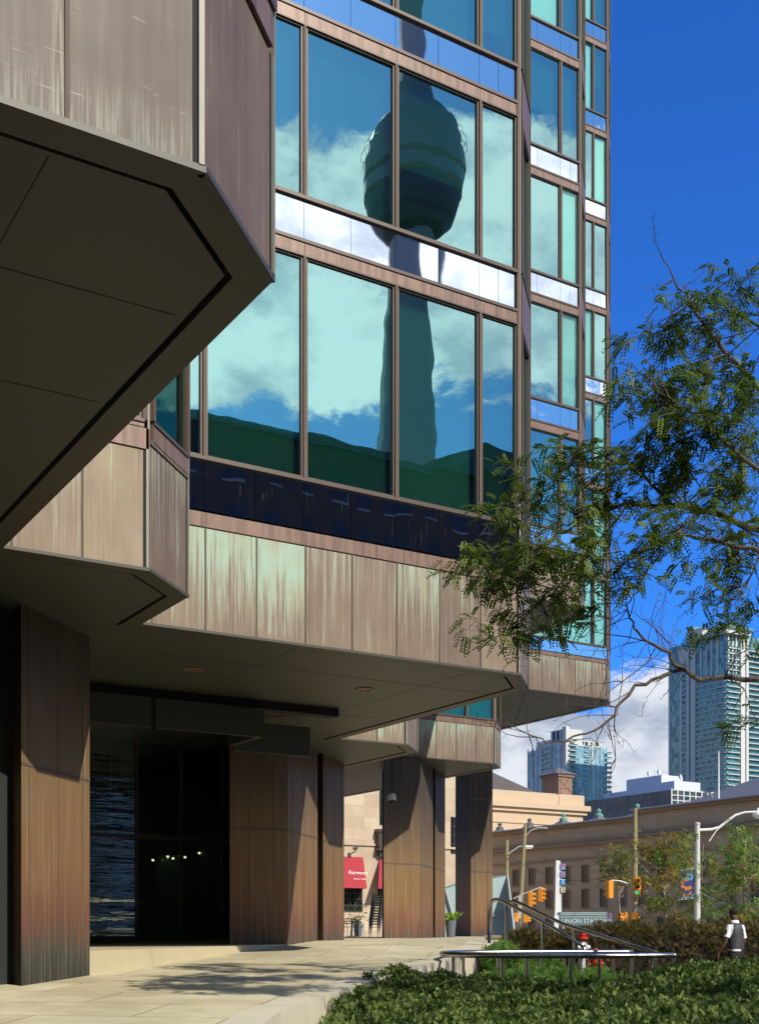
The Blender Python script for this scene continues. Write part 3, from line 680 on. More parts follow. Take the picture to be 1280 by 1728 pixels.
def shops():  # invented shop, added to give the entrance glass pale and red reflections
    t = empty('added_shop_building', (40, -50, -1.6), 'low pale shop building with red fascia boards, added unseen to brighten the entrance glass reflection', 'building')
    g = MB(); g.box(26, 56, -58, -46, -1.6, 9); g.build('wall', plain('cream_render', (.8, .78, .6), .8, 0, .05, 1), t)
    g = MB(); g.box(25.8, 56.2, -46, -45.4, 9, 9.5); g.build('cornice', M['curb'], t)
    for i in range(5):
        x = 27 + i * 5.8; g = MB(); g.box(x, x + 4.6, -45.99, -45.9, -1.5, 1.6); g.build('shop_window', M['dark'], t)
        g = MB(); g.box(x - .2, x + 4.8, -45.98, -45.6, 1.8, 2.6); g.build('fascia_board', plain('red_board', (.7, .03, .03), .5) if i == 0 else bpy.data.materials['red_board'], t)
        g = MB(); g.box(x + .6, x + 3.8, -45.99, -45.95, 4.6, 6.8); g.build('window', M['dark'], t)
shops()
def blocks():  # unseen blocks added to keep low sky light off the columns
    for (x0, x1, y0, y1, h, c, lab) in ((-75, 22, -96, -58, 36, (.13, .115, .10), 'unseen broad grey block behind the viewer, added to block low sky light'), (108, 140, -58, 48, 20, (.10, .085, .07), 'unseen long low brown block, added to block low sky light')):
        t = empty('sky_blocking_block', ((x0 + x1) / 2, (y0 + y1) / 2, -1.6), lab, 'building')
        g = MB(); g.box(x0, x1, y0, y1, -1.6, h); g.build('wall', plain('block_stone_' + ('a' if x0 < 0 else 'b'), c, .85, 0, .2, .2), t)
        g = MB(); g.box(x0 - .4, x1 + .4, y0 - .4, y1 + .4, h, h + .8); g.build('cornice', bpy.data.materials['pale_window_sill'], t)
        for z in range(3, int(h) - 2, 4):
            g = MB()
            if x0 < 0: g.box(x0 + 1, x1 - 1, y1, y1 + .05, z, z + 1.9)
            else: g.box(x0 - .05, x0, y0 + 1, y1 - 1, z, z + 1.9)
            g.build('window_band', bpy.data.materials['window_blue_glass'], t)
blocks()

# ------------------------------------------------------------------ far buildings
def stone_hotel():
    st = brickmat('beige_ashlar_stone', (.50, .385, .265), (.60, .48, .34), 1.9, .8, (.46, .36, .25), .018)
    t = empty('stone_hotel', (44, 78, -1.6), 'beige ashlar stone hotel seen between the copper columns, with red awnings', 'building')
    Y = 75.0
    g = MB(); g.box(32, xony(792, 75), Y, Y + 16, -1.6, 20); g.build('wall', st, t)
    g = MB(); g.box(32, xony(792, 75) + .1, Y - .12, Y, 6.0, 6.16); g.box(32, xony(792, 75) + .06, Y - .06, Y, -1.6, .1); g.build('string_course', st, t)
    wm = plain('dark_window_glass', (.02, .022, .022), .12, .2); fm = plain('dark_window_frame', (.05, .045, .04), .6)
    for (u0, u1, v0, v1) in ((560, 611, 1497, 1538), (637, 662, 1498, 1512), (640, 660, 1330, 1392), (760, 782, 1380, 1440)):
        x0, x1 = xony(u0, Y), xony(u1, Y); d = CF * (x0 + x1) / 2 + SF * Y; z1, z0 = (HV - v0) / FPX * d, (HV - v1) / FPX * d
        g = MB(); g.box(x0, x1, Y - .02, Y - .01, z0, z1); o = g.build('window', wm, t)
        g = MB()
        for i in range(1, 4): xx = x0 + (x1 - x0) * i / 4; g.box(xx - .03, xx + .03, Y - .06, Y - .021, z0, z1)
        for i in range(0, 5): zz = z0 + (z1 - z0) * i / 4; g.box(x0, x1, Y - .065, Y - .0215, zz - .03, zz + .03)
        g.build('glazing_bar', fm, o)
    # carved bracket lantern
    x0 = xony(642, Y - .5); g = MB(); d = CF * x0 + SF * Y
    z = lambda v: (HV - v) / FPX * d
    g.box(x0 - .12, x0 + .5, Y - .55, Y - .02, z(1432), z(1405)); g.box(x0 - .2, x0 + .6, Y - .65, Y - .02, z(1405), z(1400)); g.box(x0 - .2, x0 + .6, Y - .65, Y - .02, z(1436), z(1432)); g.box(x0, x0 + .4, Y - .4, Y - .02, z(1445), z(1436))
    g.build('wall_lantern', M['bronze'], t)
    # floodlight on an arm
    p = pt(592, 1434, 66); g = MB(); yy = Y
    xx = xony(602, Y); z0 = (HV - 1433) / FPX * 87
    g.tube([(xx, Y, z0), (xx - .1, Y - .3, z0 + .05), (xx - .35, Y - .5, z0 + .08)], .04, 6); g.lathe((xx - .5, Y - .55, z0), [(0, -.15), (.15, -.12), (.17, .05), (.0, .12)], 10)
    g.build('floodlight', M['steel'], t)
    # awnings
    red = plain('red_awning_canvas', (.36, .016, .026), .7, 0, .08, 2)
    for (ua, ub, uc, ud, lab) in ((545, 612, 545, 619, 'red canvas awning with white script lettering on the stone hotel wall'), (640, 690, 638, 700, 'red canvas awning mostly hidden behind the middle copper column')):
        xa, xb = xony(ua, Y), xony(ub, Y); xc, xd = xony(uc, Y - 1.4), xony(ud, Y - 1.4)
        zt, zb = (HV - 1448) / FPX * 88, (HV - 1500) / FPX * 86.5
        g = MB(); A, B, Cc, D = (xa, Y - .02, zt), (xb, Y - .02, zt), (xd, Y - 1.4, zb), (xc, Y - 1.4, zb)
        g.face([A, D, Cc, B]); g.face([A, (xa, Y - .02, zb), D]); g.face([B, Cc, (xb, Y - .02, zb)])
        g.face([(p[0], p[1], p[2] - .01) for p in (B, Cc, D, A)])
        aw = tag(g.build('awning', red), lab, 'awning')
        if ub == 612:
            n = Vector((0, zt - zb, 1.38)).normalized(); up = Vector((0, 1.38, zt - zb)).normalized()
            xt = xony(583, Y - .7)
            text('lettering', 'Fairmont', .42, M['white'], aw, Vector((xt + .12, Y - .74, zb + (zt - zb) * .47)) + Vector((0, -.05, .03)), Vector((1, 0, 0)), up, .004, .35, 'LEFT')
            text('lettering', 'ROYAL YORK', .16, M['white'], aw, Vector((xt + .42, Y - 1.02, zb + (zt - zb) * .27)) + Vector((0, -.05, .03)), Vector((1, 0, 0)), up, .004, 0, 'LEFT')
M['white'] = plain('white_lettering', (.8, .8, .78), .6)
def text(name, s, size, mat, parent, org, xd, up, ext=.004, shear=0, align='CENTER'):
    cu = bpy.data.curves.new(name, 'FONT'); cu.body = s; cu.size = size; cu.extrude = ext; cu.align_x = align; cu.align_y = 'CENTER'; cu.shear = shear; cu.resolution_u = 3
    o = bpy.data.objects.new('tmp', cu); C.objects.link(o)
    bpy.context.view_layer.update()
    me = bpy.data.meshes.new_from_object(o.evaluated_get(bpy.context.evaluated_depsgraph_get())); bpy.data.objects.remove(o)
    n = xd.cross(up).normalized(); mt = Matrix((( xd.x, up.x, n.x, org.x), (xd.y, up.y, n.y, org.y), (xd.z, up.z, n.z, org.z), (0, 0, 0, 1)))
    me.transform(mt); me.materials.clear(); me.materials.append(mat)
    r = bpy.data.objects.new(name, me); C.objects.link(r)
    if parent is not None:
        r.parent = parent; r.matrix_parent_inverse = Matrix.Translation(-parent.location) if parent.type == 'EMPTY' else Matrix.Identity(4)
    return r
stone_hotel()

def station():
    st = brickmat('brown_station_stone', (.47, .32, .17), (.52, .36, .195), 1.6, .7, (.36, .25, .155), .012)
    dk = plain('dark_station_cornice', (.33, .21, .11), .85, 0, .2, .3)
    X = 99.0
    t = empty('railway_station', (X + 10, 115, -1.6), 'long brown stone railway station with small square windows and a heavy cornice', 'building')
    g = MB(); g.box(X, X + 24, 105.5, 150, -1.6, 12.6); g.box(X - .3, X + 24, 55, 105.49, -1.6, 13.3); g.build('wall', st, t)
    g = MB()
    for (y0, y1, dz, dx) in ((105.5, 150.4, 0, 0), (55, 105.5, .7, -.3)):
        g.box(X + dx - .5, X, y0, y1, 12.6 + dz, 13.0 + dz); g.box(X + dx - .35, X, y0, y1, 10.6 + dz * .5, 10.95 + dz * .5); g.box(X + dx - .6, X, y0, y1, 10.3 + dz * .5, 10.59 + dz * .5)
        g.box(X + dx - .15, X, y0, y1, 8.6, 8.85); g.box(X + dx - .2, X, y0, y1, .2, .5)
    g.build('cornice', dk, t)
    g = MB(); g.box(X - .9, X + .3, 105.5, 150.4, 13.0, 13.12); g.box(X - 1.2, X, 55, 105.5, 13.7, 13.82); g.build('parapet_flashing', plain('grey_lead_flashing', (.45, .47, .5), .6), t)
    wg = plain('station_window', (.018, .02, .024), .15, .2); fr_ = plain('station_frame', (.06, .055, .05), .7)
    us = [870, 897, 926, 956, 987, 1018, 1050, 1084, 1119, 1156, 1195, 1236, 1278]
    for u in us:
        yy = yonx(u, X)
        for z0, z1 in ((5.9, 7.9), (2.9, 5.0), (-.4, 1.6)):
            x = X - (.32 if yy < 105.5 else .02)
            g = MB(); g.box(x, x + .01, yy - .5, yy + .5, z0, z1); o = g.build('window', wg, t)
            g = MB(); g.box(x - .03, x - .002, yy - .03, yy + .03, z0, z1); g.box(x - .03, x - .002, yy - .5, yy + .5, (z0 + z1) / 2 - .03, (z0 + z1) / 2 + .03)
            g.box(x - .12, x - .002, yy - .6, yy + .6, z0 - .15, z0 - .002); g.box(x - .10, x - .002, yy - .66, yy - .5, z0, z1 + .1); g.box(x - .10, x - .002, yy + .5, yy + .66, z0, z1 + .1); g.box(x - .1, x - .002, yy - .5, yy + .5, z1, z1 + .1)
            g.build('frame', fr_ if False else dk, o)
    rm = plain('grey_metal_roof', (.20, .19, .18), .5, .3, .1, 1); cop = plain('green_copper_finial', (.16, .36, .28), .6)
    for (u, v, hw) in ((843, 1397, 1.6), (893, 1390, 1.8), (950, 1382, 2.6), (1010, 1375, 2.2), (1075, 1367, 2.2)):
        yy = yonx(u, X + 6); d = CF * (X + 6) + SF * yy; zt = (HV - v) / FPX * d
        zb_ = zt - hw * .75; g = MB(); pyramid(g, X + 6, yy, zb_, hw, hw, zt - zb_); g.box(X + 6 - hw * .9, X + 6 + hw * .9, yy - hw * .9, yy + hw * .9, 12, zb_ - .01); o = g.build('skylight_roof', rm, t)
        g = MB(); g.lathe((X + 6, yy, zt - .3), [(.5, 0), (.55, .3), (.2, .5), (.35, .8), (0, 1.1)], 10); g.build('finial', cop if u > 900 else rm, o)
    # hipped roof behind on the right
    g = MB(); x0, x1, y0, y1 = X + 8, X + 30, 60, yonx(1150, X + 8); zz = 15.0; zp = 20.5
    A, B, Cc, D = (x0, y0, zz), (x1, y0, zz), (x1, y1, zz), (x0, y1, zz); E_, F_ = ((x0 + x1) / 2, y0 + 11, zp), ((x0 + x1) / 2, y1 - 13, zp)
    g.face([A, D, F_, E_]); g.face([D, Cc, F_]); g.face([Cc, B, E_, F_]); g.face([A, B, E_]); g.build('hip_roof', rm, t)
    g = MB(); g.box(x0 + .4, x1, y0, y1 - .4, 12, 14.99); g.box(x0 - .05, x0 + .4, y0, y1, 14.6, 14.98); g.build('eaves', dk, t)
    g = MB(); yy = yonx(1212, X + 3); d = CF * (X + 3) + SF * yy; g.tube([(X + 3, yy, 13), (X + 3, yy, (HV - 1268) / FPX * d)], [.14, .07], 6); tag(g.build('flagpole', plain('white_pole_paint', (.7, .7, .7), .5)), 'slender white flagpole rising from the station roof', 'flagpole')
    g = MB(); yy = yonx(1202, X + 1); z0 = 13.5; g.tube([(X + 1, yy, z0 - .3), (X + 1, yy, z0 + .8), (X + 1, yy + .3, z0 + 1.3), (X + 1, yy + .9, z0 + 1.5), (X + 1, yy + 1.3, z0 + 1.4)], .08, 6); g.build('roof_lamp', M['steel'], t)
    # beige block beyond
    b = empty('beige_stone_block', (110, 150, -1.6), 'sunlit beige stone block with moulded cornice and dark pitched roof beyond the station', 'building')
    be = plain('beige_stone', (.58, .43, .28), .85, 0, .07, .4)
    xr = xony(983, 145.5)
    g = MB(); g.box(70, xr, 145.5, 175, -1.6, 17.6); g.box(70, xr + .1, 145.3, 175, 19.0, 20.6); g.build('wall', be, b)
    g = MB(); g.box(70, xr + .9, 144.7, 175, 18.2, 18.99); g.box(70, xr + .5, 145.1, 175, 17.61, 18.19); g.box(70, xr + .12, 145.35, 145.5, 15.9, 16.2); g.build('cornice', be, b)
    g = MB(); A, B, Cc, D = (70, 147, 20.6), (xr - 7, 147, 20.6), (xr - 7, 174, 20.6), (70, 174, 20.6); E_, F_ = (80, 153, 28), (xr - 24, 153, 28)
    g.face([A, B, F_, E_]); g.face([B, Cc, F_]); g.face([Cc, D, E_, F_]); g.build('roof', plain('dark_standing_seam_roof', (.12, .095, .08), .5, .2, .2, .4), b)
    x0 = xony(931, 148); x1 = xony(965, 148); g = MB(); g.box(x0 + 1.3, x1, 148, 152, 20.6, 23.7); g.box(x0 + 1.1, x1 + .3, 147.8, 152.2, 23.7, 24.1); c = g.build('chimney', brickmat('red_brick', (.25, .145, .095), (.31, .185, .125), .3, .12, (.3, .2, .15), .01), b)
    g = MB(); pyramid(g, (x0 + 1.4 + x1) / 2, 150, 24.1, (x1 - x0) / 2 + .1, 2.4, 1.3); g.build('cap', rm, c)
station()

def tower(name, label, uc, ul, ur, d, vt, vb, floor, gmat, wmat, piersL, piersR, balL, balR, extra):
    """corner at uc; left face runs along +Y, right face along +X"""
    c = pt(uc, HV, d); lx = c.x; ly = c.y
    yl = yonx(ul, lx); xr = xony(ur, ly); H = (HV - vt) / FPX * d; zb = (HV - vb) / FPX * d
    t = empty(name, (lx + 5, ly + 5, -1.6), label, 'tower')
    g = MB(); g.box(lx, xr, ly, yl, -1.6, H); g.build('glass_body', gmat, t)
    def span(face, a, b, o0, o1, z0, z1, g):
        if face == 'L': g.box(lx - o1, lx - o0, a, b, z0, z1)
        else: g.box(a, b, ly - o1, ly - o0, z0, z1)
    for face, ps in (('L', piersL), ('R', piersR)):
        for (u0, u1, v0, v1, o) in ps:
            if face == 'L': a, b = yonx(u1, lx), yonx(u0, lx)
            else: a, b = xony(u0, ly), xony(u1, ly)
            g = MB(); span(face, a, b, 0.01, o, (HV - v1) / FPX * d, (HV - v0) / FPX * d, g); g.build('pier', wmat, t)
    for face, ps in (('L', balL), ('R', balR)):
        for (u0, u1, v0, v1, o) in ps:
            if face == 'L': a, b = yonx(u1, lx), yonx(u0, lx)
            else: a, b = xony(u0, ly), xony(u1, ly)
            z = (HV - v1) / FPX * d; zt = (HV - v0) / FPX * d
            n = 0
            while z < zt and n < 50:
                g = MB(); span(face, a, b, .01, o, z, z + .45, g); q = g.build('balcony_slab', wmat, t)
                g = MB(); span(face, a, b, o - .12, o - .02, z + .46, z + 1.3, g); g.build('balcony_rail', M['balglass'], q)
                z += floor; n += 1
    return t, lx, ly, xr, yl, H
M['balglass'] = plain('balcony_glass', (.12, .25, .25), .15, .3)
wp = plain('white_tower_concrete', (.62, .60, .56), .8, 0, .06, .05); gp = plain('grey_tower_concrete', (.58, .56, .52), .8, 0, .06, .05)
gg = gridglass('green_curtain_glass', (.26, .48, .40), (.06, .16, .17), 1.7, 3.0, (.2, .28, .27), .09, .15, .15)
bg_ = gridglass('blue_curtain_glass', (.36, .58, .64), (.15, .31, .42), 1.9, 3.0, (.34, .46, .50), .14, .15, .1)
def towers():
    t, lx, ly, xr, yl, H = tower('residential_tower', 'tall green glass residential tower with white piers and stacked balconies, partly behind the tree', 1225, 1128, 1345, 680, 1068, 1400, 3.0, gg, wp,
        [(1159, 1163, 1078, 1500, .8), (1167, 1174, 1078, 1500, 1.2), (1182, 1184, 1078, 1135, .7), (1191, 1193, 1076, 1135, .7), (1200, 1202, 1074, 1135, .7), (1209, 1212, 1070, 1135, .7), (1147, 1151, 1094, 1500, .5), (1128, 1131, 1100, 1500, .4)],
        [(1226, 1228, 1066, 1138, .8), (1233, 1235, 1068, 1138, .8), (1239, 1241, 1070, 1138, .8), (1246, 1253, 1070, 1500, 1.6), (1255, 1259, 1074, 1500, 1.6)],
        [(1170, 1224, 1142, 1400, .7), (1151, 1159, 1094, 1400, .9)], [(1225, 1245, 1092, 1400, 1.4), (1259, 1330, 1090, 1400, 1.8)], None)
    z = lambda v: (HV - v) / FPX * 680
    g = MB(); ya, yb = yonx(1222, lx), yonx(1168, lx)
    g.box(lx - 3, lx + 16, ly - 3, yb, z(1070), z(1065)); g.build('roof_slab', wp, t)
    g = MB(); g.box(lx - 1.5, lx + 9, yonx(1188, lx), yonx(1160, lx), z(1068), z(1050)); g.box(lx + 6, lx + 22, ly + 4, ly + 18, z(1065), z(1055)); g.box(lx - 1, lx + 12, yonx(1159, lx), yonx(1146, lx), z(1100), z(1077)); g.build('penthouse', wp, t)
    g = MB(); g.box(lx - 1.3, lx + 5, yonx(1172, lx), yonx(1162, lx), z(1050), z(1042)); g.box(lx + 3, lx + 24, ly + 2.5, ly + 20, z(1055), z(1050)); g.build('glass_screen', gg, t)
    g = MB()
    for k in range(32): zz = z(1390) + k * 3.0 * 3.1 / 3.1; g.box(lx + 2, lx + 6, yl, yl + 1.2, zz, zz + .9)
    g.build('end_balconies', M['balglass'], t)
    t, lx, ly, xr, yl, H = tower('condominium_tower', 'shorter blue glass condominium tower with white balconies beyond the beige stone block', 955, 890, 1024, 770, 1256, 1420, 3.05, bg_, gp,
        [(890, 892, 1252, 1420, .4), (898, 900, 1252, 1420, .5), (905, 907, 1250, 1420, .5), (913, 915, 1246, 1420, .6), (928, 930, 1250, 1420, .6), (936, 937, 1250, 1420, .5), (945, 946, 1250, 1420, .5)],
        [(997, 999, 1250, 1420, .5), (1005, 1006, 1252, 1420, .5), (1012, 1013, 1254, 1420, .5)],
        [(915, 928, 1254, 1400, 1.2)], [(957, 971, 1250, 1400, 1.6), (985, 994, 1254, 1400, .9), (1020, 1028, 1262, 1400, 2.2)], None)
    z = lambda v: (HV - v) / FPX * 770
    g = MB(); g.box(lx, lx + 14, ly + 1, yonx(929, lx), z(1256), z(1229)); g.box(lx, lx + 6, yonx(929, lx), yonx(905, lx), z(1256), z(1243)); g.box(lx + 14, xr - 3, ly + 2, ly + 14, z(1256), z(1246)); g.box(lx - .8, lx + 2.2, ly - .6, ly + 3, z(1300), z(1226)); g.build('penthouse', wp, t)
    dk = plain('dark_louvre', (.03, .035, .05), .5)
    for u in (934, 941, 949): 
        g = MB(); a = yonx(u + 2.4, lx); b = yonx(u - 2.4, lx); g.box(lx - .06, lx - .01, a, b, z(1247), z(1231)); g.build('louvre', dk, t)
    for u in (982, 989, 998, 1007):
        g = MB(); a = xony(u - 2.6, ly + 2); b = xony(u + 2.6, ly + 2); g.box(a, b, ly + 1.9, ly + 1.98, z(1253), z(1247.5)); g.build('louvre', dk, t)
    # low mirrored office block
    d = 300; c = pt(1132, HV, d); lx, ly = c.x, c.y; yl = yonx(975, lx); xr = xony(1260, ly); z = lambda v: (HV - v) / FPX * d
    t = empty('mirror_glass_office', (lx + 6, ly + 6, -1.6), 'low dark mirror glass office block with white rooftop plant rooms', 'building')
    mg = gridglass('painted_reflection_grid', (.035, .045, .065), (.10, .10, .10), 1.5, 1.9, (.02, .022, .028), .06, .15, .1)  # reflections of neighbouring buildings put in as random cell tints
    g = MB(); g.box(lx, xr, ly, yl, -1.6, z(1333)); g.build('glass_body', mg, t)
    g = MB()
    for i in range(14): x = lx + (xr - lx) * i / 13; g.box(x - .18, x + .18, ly - .2, ly - .01, 0, z(1331))
    for k in range(14): zz = z(1333) - k * 1.25 - .1; g.box(lx, xr, ly - .19, ly - .012, zz, zz + .22)
    g.build('white_grid', wp, t)
    g = MB(); wh = plain('white_plant_room', (.62, .64, .70), .7, 0, .04, .2)
    g.box(lx + 2, xony(1181, ly + 1), ly + 1, yonx(1076, lx + 2), z(1332.9), z(1316)); g.box(lx + 1.9, lx + 9, yonx(1116, lx + 2), yonx(1057, lx + 2), z(1332.8), z(1303)); g.box(lx + 2.1, lx + 9, yonx(1056, lx + 2), yonx(1018, lx + 2), z(1332.9), z(1322)); g.build('plant_room', wh, t)
    g = MB()
    for (u, v0, v1) in ((1111, 1304, 1285), (1094, 1304, 1298), (1147, 1317, 1306)):
        p = Vector((lx + 4, yonx(u, lx + 4), 0)); g = MB(); g.tube([(p.x, p.y, z(v0)), (p.x, p.y, z(v1))], .12, 5); g.box(p.x - .3, p.x + .3, p.y - .3, p.y + .3, z(v0 - 12), z(v0 - 6)); g.build('antenna', wp, t)
towers()

# ------------------------------------------------------------------ street things
yel = plain('yellow_signal_housing', (.78, .30, .02), .5, 0, .06, 3); black = plain('black_plastic', (.01, .01, .01), .5)
wood = plain('weathered_wood_pole', (.30, .26, .13), .85, 0, .2, 3); grn = NT('lit_green_lens'); grn.col((.0, .5, .3)); grn.b.inputs['Emission Color'].default_value = (.02, .9, .5, 1); grn.b.inputs['Emission Strength'].default_value = 1.2
redl = plain('dark_red_lens', (.12, .01, .01), .3); paint = plain('grey_galvanised_pole', (.55, .55, .54), .5, .3, .1, 4)
def head(t, u, v, d, ang, lit=False, h=1.0, wd=.36):
    """signal head centred at pixel u,v; ang: which way the lenses face (0 = to the camera, 90 = to the right)"""
    c = pt(u, v, d); fw = Vector((-CF, -SF, 0)); rt = Vector((SF, -CF, 0)); a = R(ang); n = fw * math.cos(a) + rt * math.sin(a); x = Vector((-n.y, n.x, 0))
    g = MB(); g.obox((c.x, c.y), x, n, wd / 2, .13, c.z - h / 2, c.z + h / 2); g.obox((c.x, c.y), x, n, wd / 2 - .05, .15, c.z - h / 2 - .03, c.z + h / 2 + .03)
    o = g.build('signal_head', yel, t)
    for k in (-1, 0, 1):
        q = c + n * .15 + Vector((0, 0, k * h * .31))
        g = MB(); pts = []
        for j in range(9):
            th = R(-20 + j * 27.5); pts.append(x * (math.cos(th) * .13) + Vector((0, 0, math.sin(th) * .13)))
        for j in range(8): g.face([q + pts[j], q + pts[j + 1], q + pts[j + 1] + n * .22, q + pts[j] + n * .22]); g.face([q + pts[j] * 1.06 + n * .22, q + pts[j + 1] * 1.06 + n * .22, q + pts[j + 1] * 1.06, q + pts[j] * 1.06])
        g.build('visor', yel, o)
        g = MB(); g.face([q + n * .01 + x * (math.cos(2 * math.pi * j / 12) * .11) + Vector((0, 0, math.sin(2 * math.pi * j / 12) * .11)) for j in range(12)])
        g.build('lens', grn.m if (lit and k == -1) else (redl if k == 1 else black), o)
    return o
def street():
    d = 71; p = pt(1071, HV, d)
    t = empty('traffic_light', (p.x, p.y, -1.6), 'yellow traffic lights on a tall wooden pole with the green lamp lit', 'traffic light')
    g = MB(); zt = (HV - 1364) / FPX * d; g.tube([(p.x, p.y, -1.6), (p.x, p.y, 2.5), (p.x + .02, p.y + .02, zt)], [.17, .15, .12], 10); g.build('pole', wood, t)
    g = MB(); q = [pt(1070, 1497, d), pt(1060, 1492, d), pt(1045, 1487, d), pt(1032, 1486, d), pt(1028, 1488, d)]; g.tube(q, .045, 6); g.build('arm', paint, t)
    head(t, 1074.5, 1497, d - .4, -8, True, 1.05, .42); head(t, 1028, 1501, d, -150, False, .95, .34)
    head(t, 1055, 1549, d - .3, -75, False, .55, .3); head(t, 1068, 1549, d - .3, 85, False, .55, .3)
    g = MB(); c = pt(1047, 1505, d); g.obox((c.x, c.y), (SF, -CF, 0), (CF, SF, 0), .17, .04, c.z - .33, c.z + .33); g.build('sign_back', plain('brown_sign_back', (.16, .11, .08), .6), t)
    g = MB()
    for v in (1541,): a = pt(1052, v, d - .2); b = pt(1072, v, d - .1); g.tube([a, b], .03, 6)
    c = pt(1072.5, 1537, d - .25); g.obox((c.x, c.y), (SF, -CF, 0), (CF, SF, 0), .1, .08, c.z - .1, c.z + .1); g.build('bracket', paint, t)
    d = 86; t = empty('traffic_light', tuple(pt(876, HV, d).xy) + (-1.6,), 'pair of yellow traffic lights seen edge-on beside the leaning pole', 'traffic light')
    g = MB(); g.tube([pt(874, 1572 + 1.6 / d * FPX, d), pt(876, 1512, d), pt(877, 1512, d)], [.12, .1, .1], 8)
    g.build('pole', paint, t); g = MB(); g.tube([pt(866, 1517, d), pt(880, 1510, d), pt(891, 1506, d), pt(898, 1503, d), pt(911, 1498, d), pt(913, 1500, d)], .05, 6); g.build('arm', paint, t)
    head(t, 895, 1518, d, 75, False, 1.0, .36); head(t, 912, 1510, d + .5, 70, False, .95, .36); head(t, 870, 1549, d - .3, -80, False, .6, .3); head(t, 886, 1551, d - .3, 85, False, .5, .3)
    # leaning wooden pole and lamp
    d = 90; a = pt(873, HV, d); g = MB(); t = empty('utility_pole', (a.x, a.y, -1.6), 'leaning wooden utility pole with a small curved lamp beside the glass canopy', 'pole')
    g.tube([pt(873, HV + 1.6 / d * FPX, d), pt(886, 1391, d)], [.17, .12], 10); g.build('pole', wood, t)
    g = MB(); g.tube([pt(885, 1412, d), pt(895, 1402, d), pt(905, 1398, d), pt(914, 1397, d)], .04, 6); g.build('lamp_arm', paint, t)
    g = MB(); q = pt(918, 1398, d); g.lathe(q, [(0, .08), (.2, .05), (.3, -.02), (0, -.1)], 10); g.build('lamp', paint, t)
    d = 92; a = pt(854, HV, d); t = empty('utility_pole', (a.x, a.y, -1.6), 'straight wooden utility pole with a white street lamp on a bracket', 'pole')
    g = MB(); g.tube([pt(854, HV + 1.6 / d * FPX, d), pt(855, 1418, d)], [.17, .13], 10); g.build('pole', wood, t)
    g = MB(); g.tube([pt(855, 1443, d), pt(865, 1436, d), pt(875, 1429, d), pt(886, 1428, d)], .05, 6); g.build('lamp_arm', paint, t)
    g = MB(); q = pt(892, 1429, d); rt = Vector((SF, -CF, 0)); g.obox((q.x, q.y), rt, (CF, SF, 0), .3, .14, q.z - .07, q.z + .1); g.obox((q.x, q.y), rt, (CF, SF, 0), .2, .1, q.z - .16, q.z - .07); g.build('lamp', M['white'], t)
    # wires
    g = MB(); A, B = pt(855, 1442, 92), pt(1071, 1468, 71); pts = [A.lerp(B, i / 16) - Vector((0, 0, 1.2 * math.sin(math.pi * i / 16))) for i in range(17)]; g.tube(pts, .018, 4)
    tag(g.build('overhead_wire', black), 'thin sagging overhead wire strung between the wooden poles', 'wire')
    g = MB(); A, B = pt(1071, 1440, 71), pt(1330, 1560, 60); pts = [A.lerp(B, i / 16) - Vector((0, 0, .5 * math.sin(math.pi * i / 16))) for i in range(17)]; g.tube(pts, .02, 4)
    g2 = MB(); A, B = pt(1071, 1450, 71), pt(1128, 1500, 66); g.tube([A, A.lerp(B, .5) - Vector((0, 0, .1)), B], .02, 4)
    tag(g.build('overhead_wire', paint), 'pale stay wires running right from the tall wooden pole', 'wire')
    # lamp post with banner
    d = 62; a = pt(1176, HV, d); t = empty('street_lamp', (a.x, a.y, -1.6), 'white lamp post with a long curved arm and round lamp', 'street lamp')
    g = MB(); g.tube([(a.x, a.y, -1.6), (a.x, a.y, (HV - 1392) / FPX * d)], [.16, .13], 12); g.lathe((a.x, a.y, (HV - 1392) / FPX * d), [(.15, 0), (.15, .08), (0, .14)], 10); g.build('post', plain('white_pole', (.62, .61, .58), .5, .1, .1, 3), t)
    g = MB(); g.tube([pt(1180, 1401, d), pt(1200, 1400, d), pt(1213, 1396, d), pt(1226, 1386, d), pt(1240, 1376, d), pt(1256, 1371, d), pt(1276, 1370, d)], [.07, .07, .06, .06, .06, .05, .05], 8); g.tube([pt(1196, 1420, d), pt(1208, 1402, d), pt(1228, 1386, d)], .03, 6); g.build('arm', M['white'], t)
    g = MB(); q = pt(1279, 1372, d); g.lathe(q, [(.05, .25), (.12, .1), (.28, .0), (.3, -.12), (.2, -.25), (0, -.3)], 14); g.build('lamp', M['white'], t)
    b = empty('banner', tuple(pt(1160, 1520, d).xy) + (pt(1160, 1520, d).z,), 'navy blue banner with orange and light blue rings hanging from the white lamp post', 'banner')
    g = MB(); ax = Vector((SF, -CF, 0)); c = pt(1159, 1492, d); nn = Vector((-CF, -SF, 0)); bl = plain('navy_banner', (.03, .035, .18), .7); orr = plain('orange_print', (.55, .17, .04), .7); lb = plain('light_blue_print', (.10, .33, .50), .7)
    k = d / FPX; P = [(-14, -27), (11, -23), (12, 25), (-12, 22)]
    f = lambda x, z, o: Vector((c.x, c.y, c.z)) + ax * (x * k) + Vector((0, 0, z * k)) + nn * o
    g.face([f(x, z, 0) for x, z in P]); g.face([f(x, z, -.02) for x, z in reversed(P)]); cl = g.build('cloth', bl, b)
    def ring(cx, cz, r0, r1, m, o, a0=0, a1=360):
        g = MB(); n = 18
        for i in range(n):
            A, B = R(a0 + (a1 - a0) * i / n), R(a0 + (a1 - a0) * (i + 1) / n)
            g.face([f(cx + r0 * math.cos(A), cz + r0 * math.sin(A), o), f(cx + r1 * math.cos(A), cz + r1 * math.sin(A), o), f(cx + r1 * math.cos(B), cz + r1 * math.sin(B), o), f(cx + r0 * math.cos(B), cz + r0 * math.sin(B), o)])
        g.build('print', m, cl)
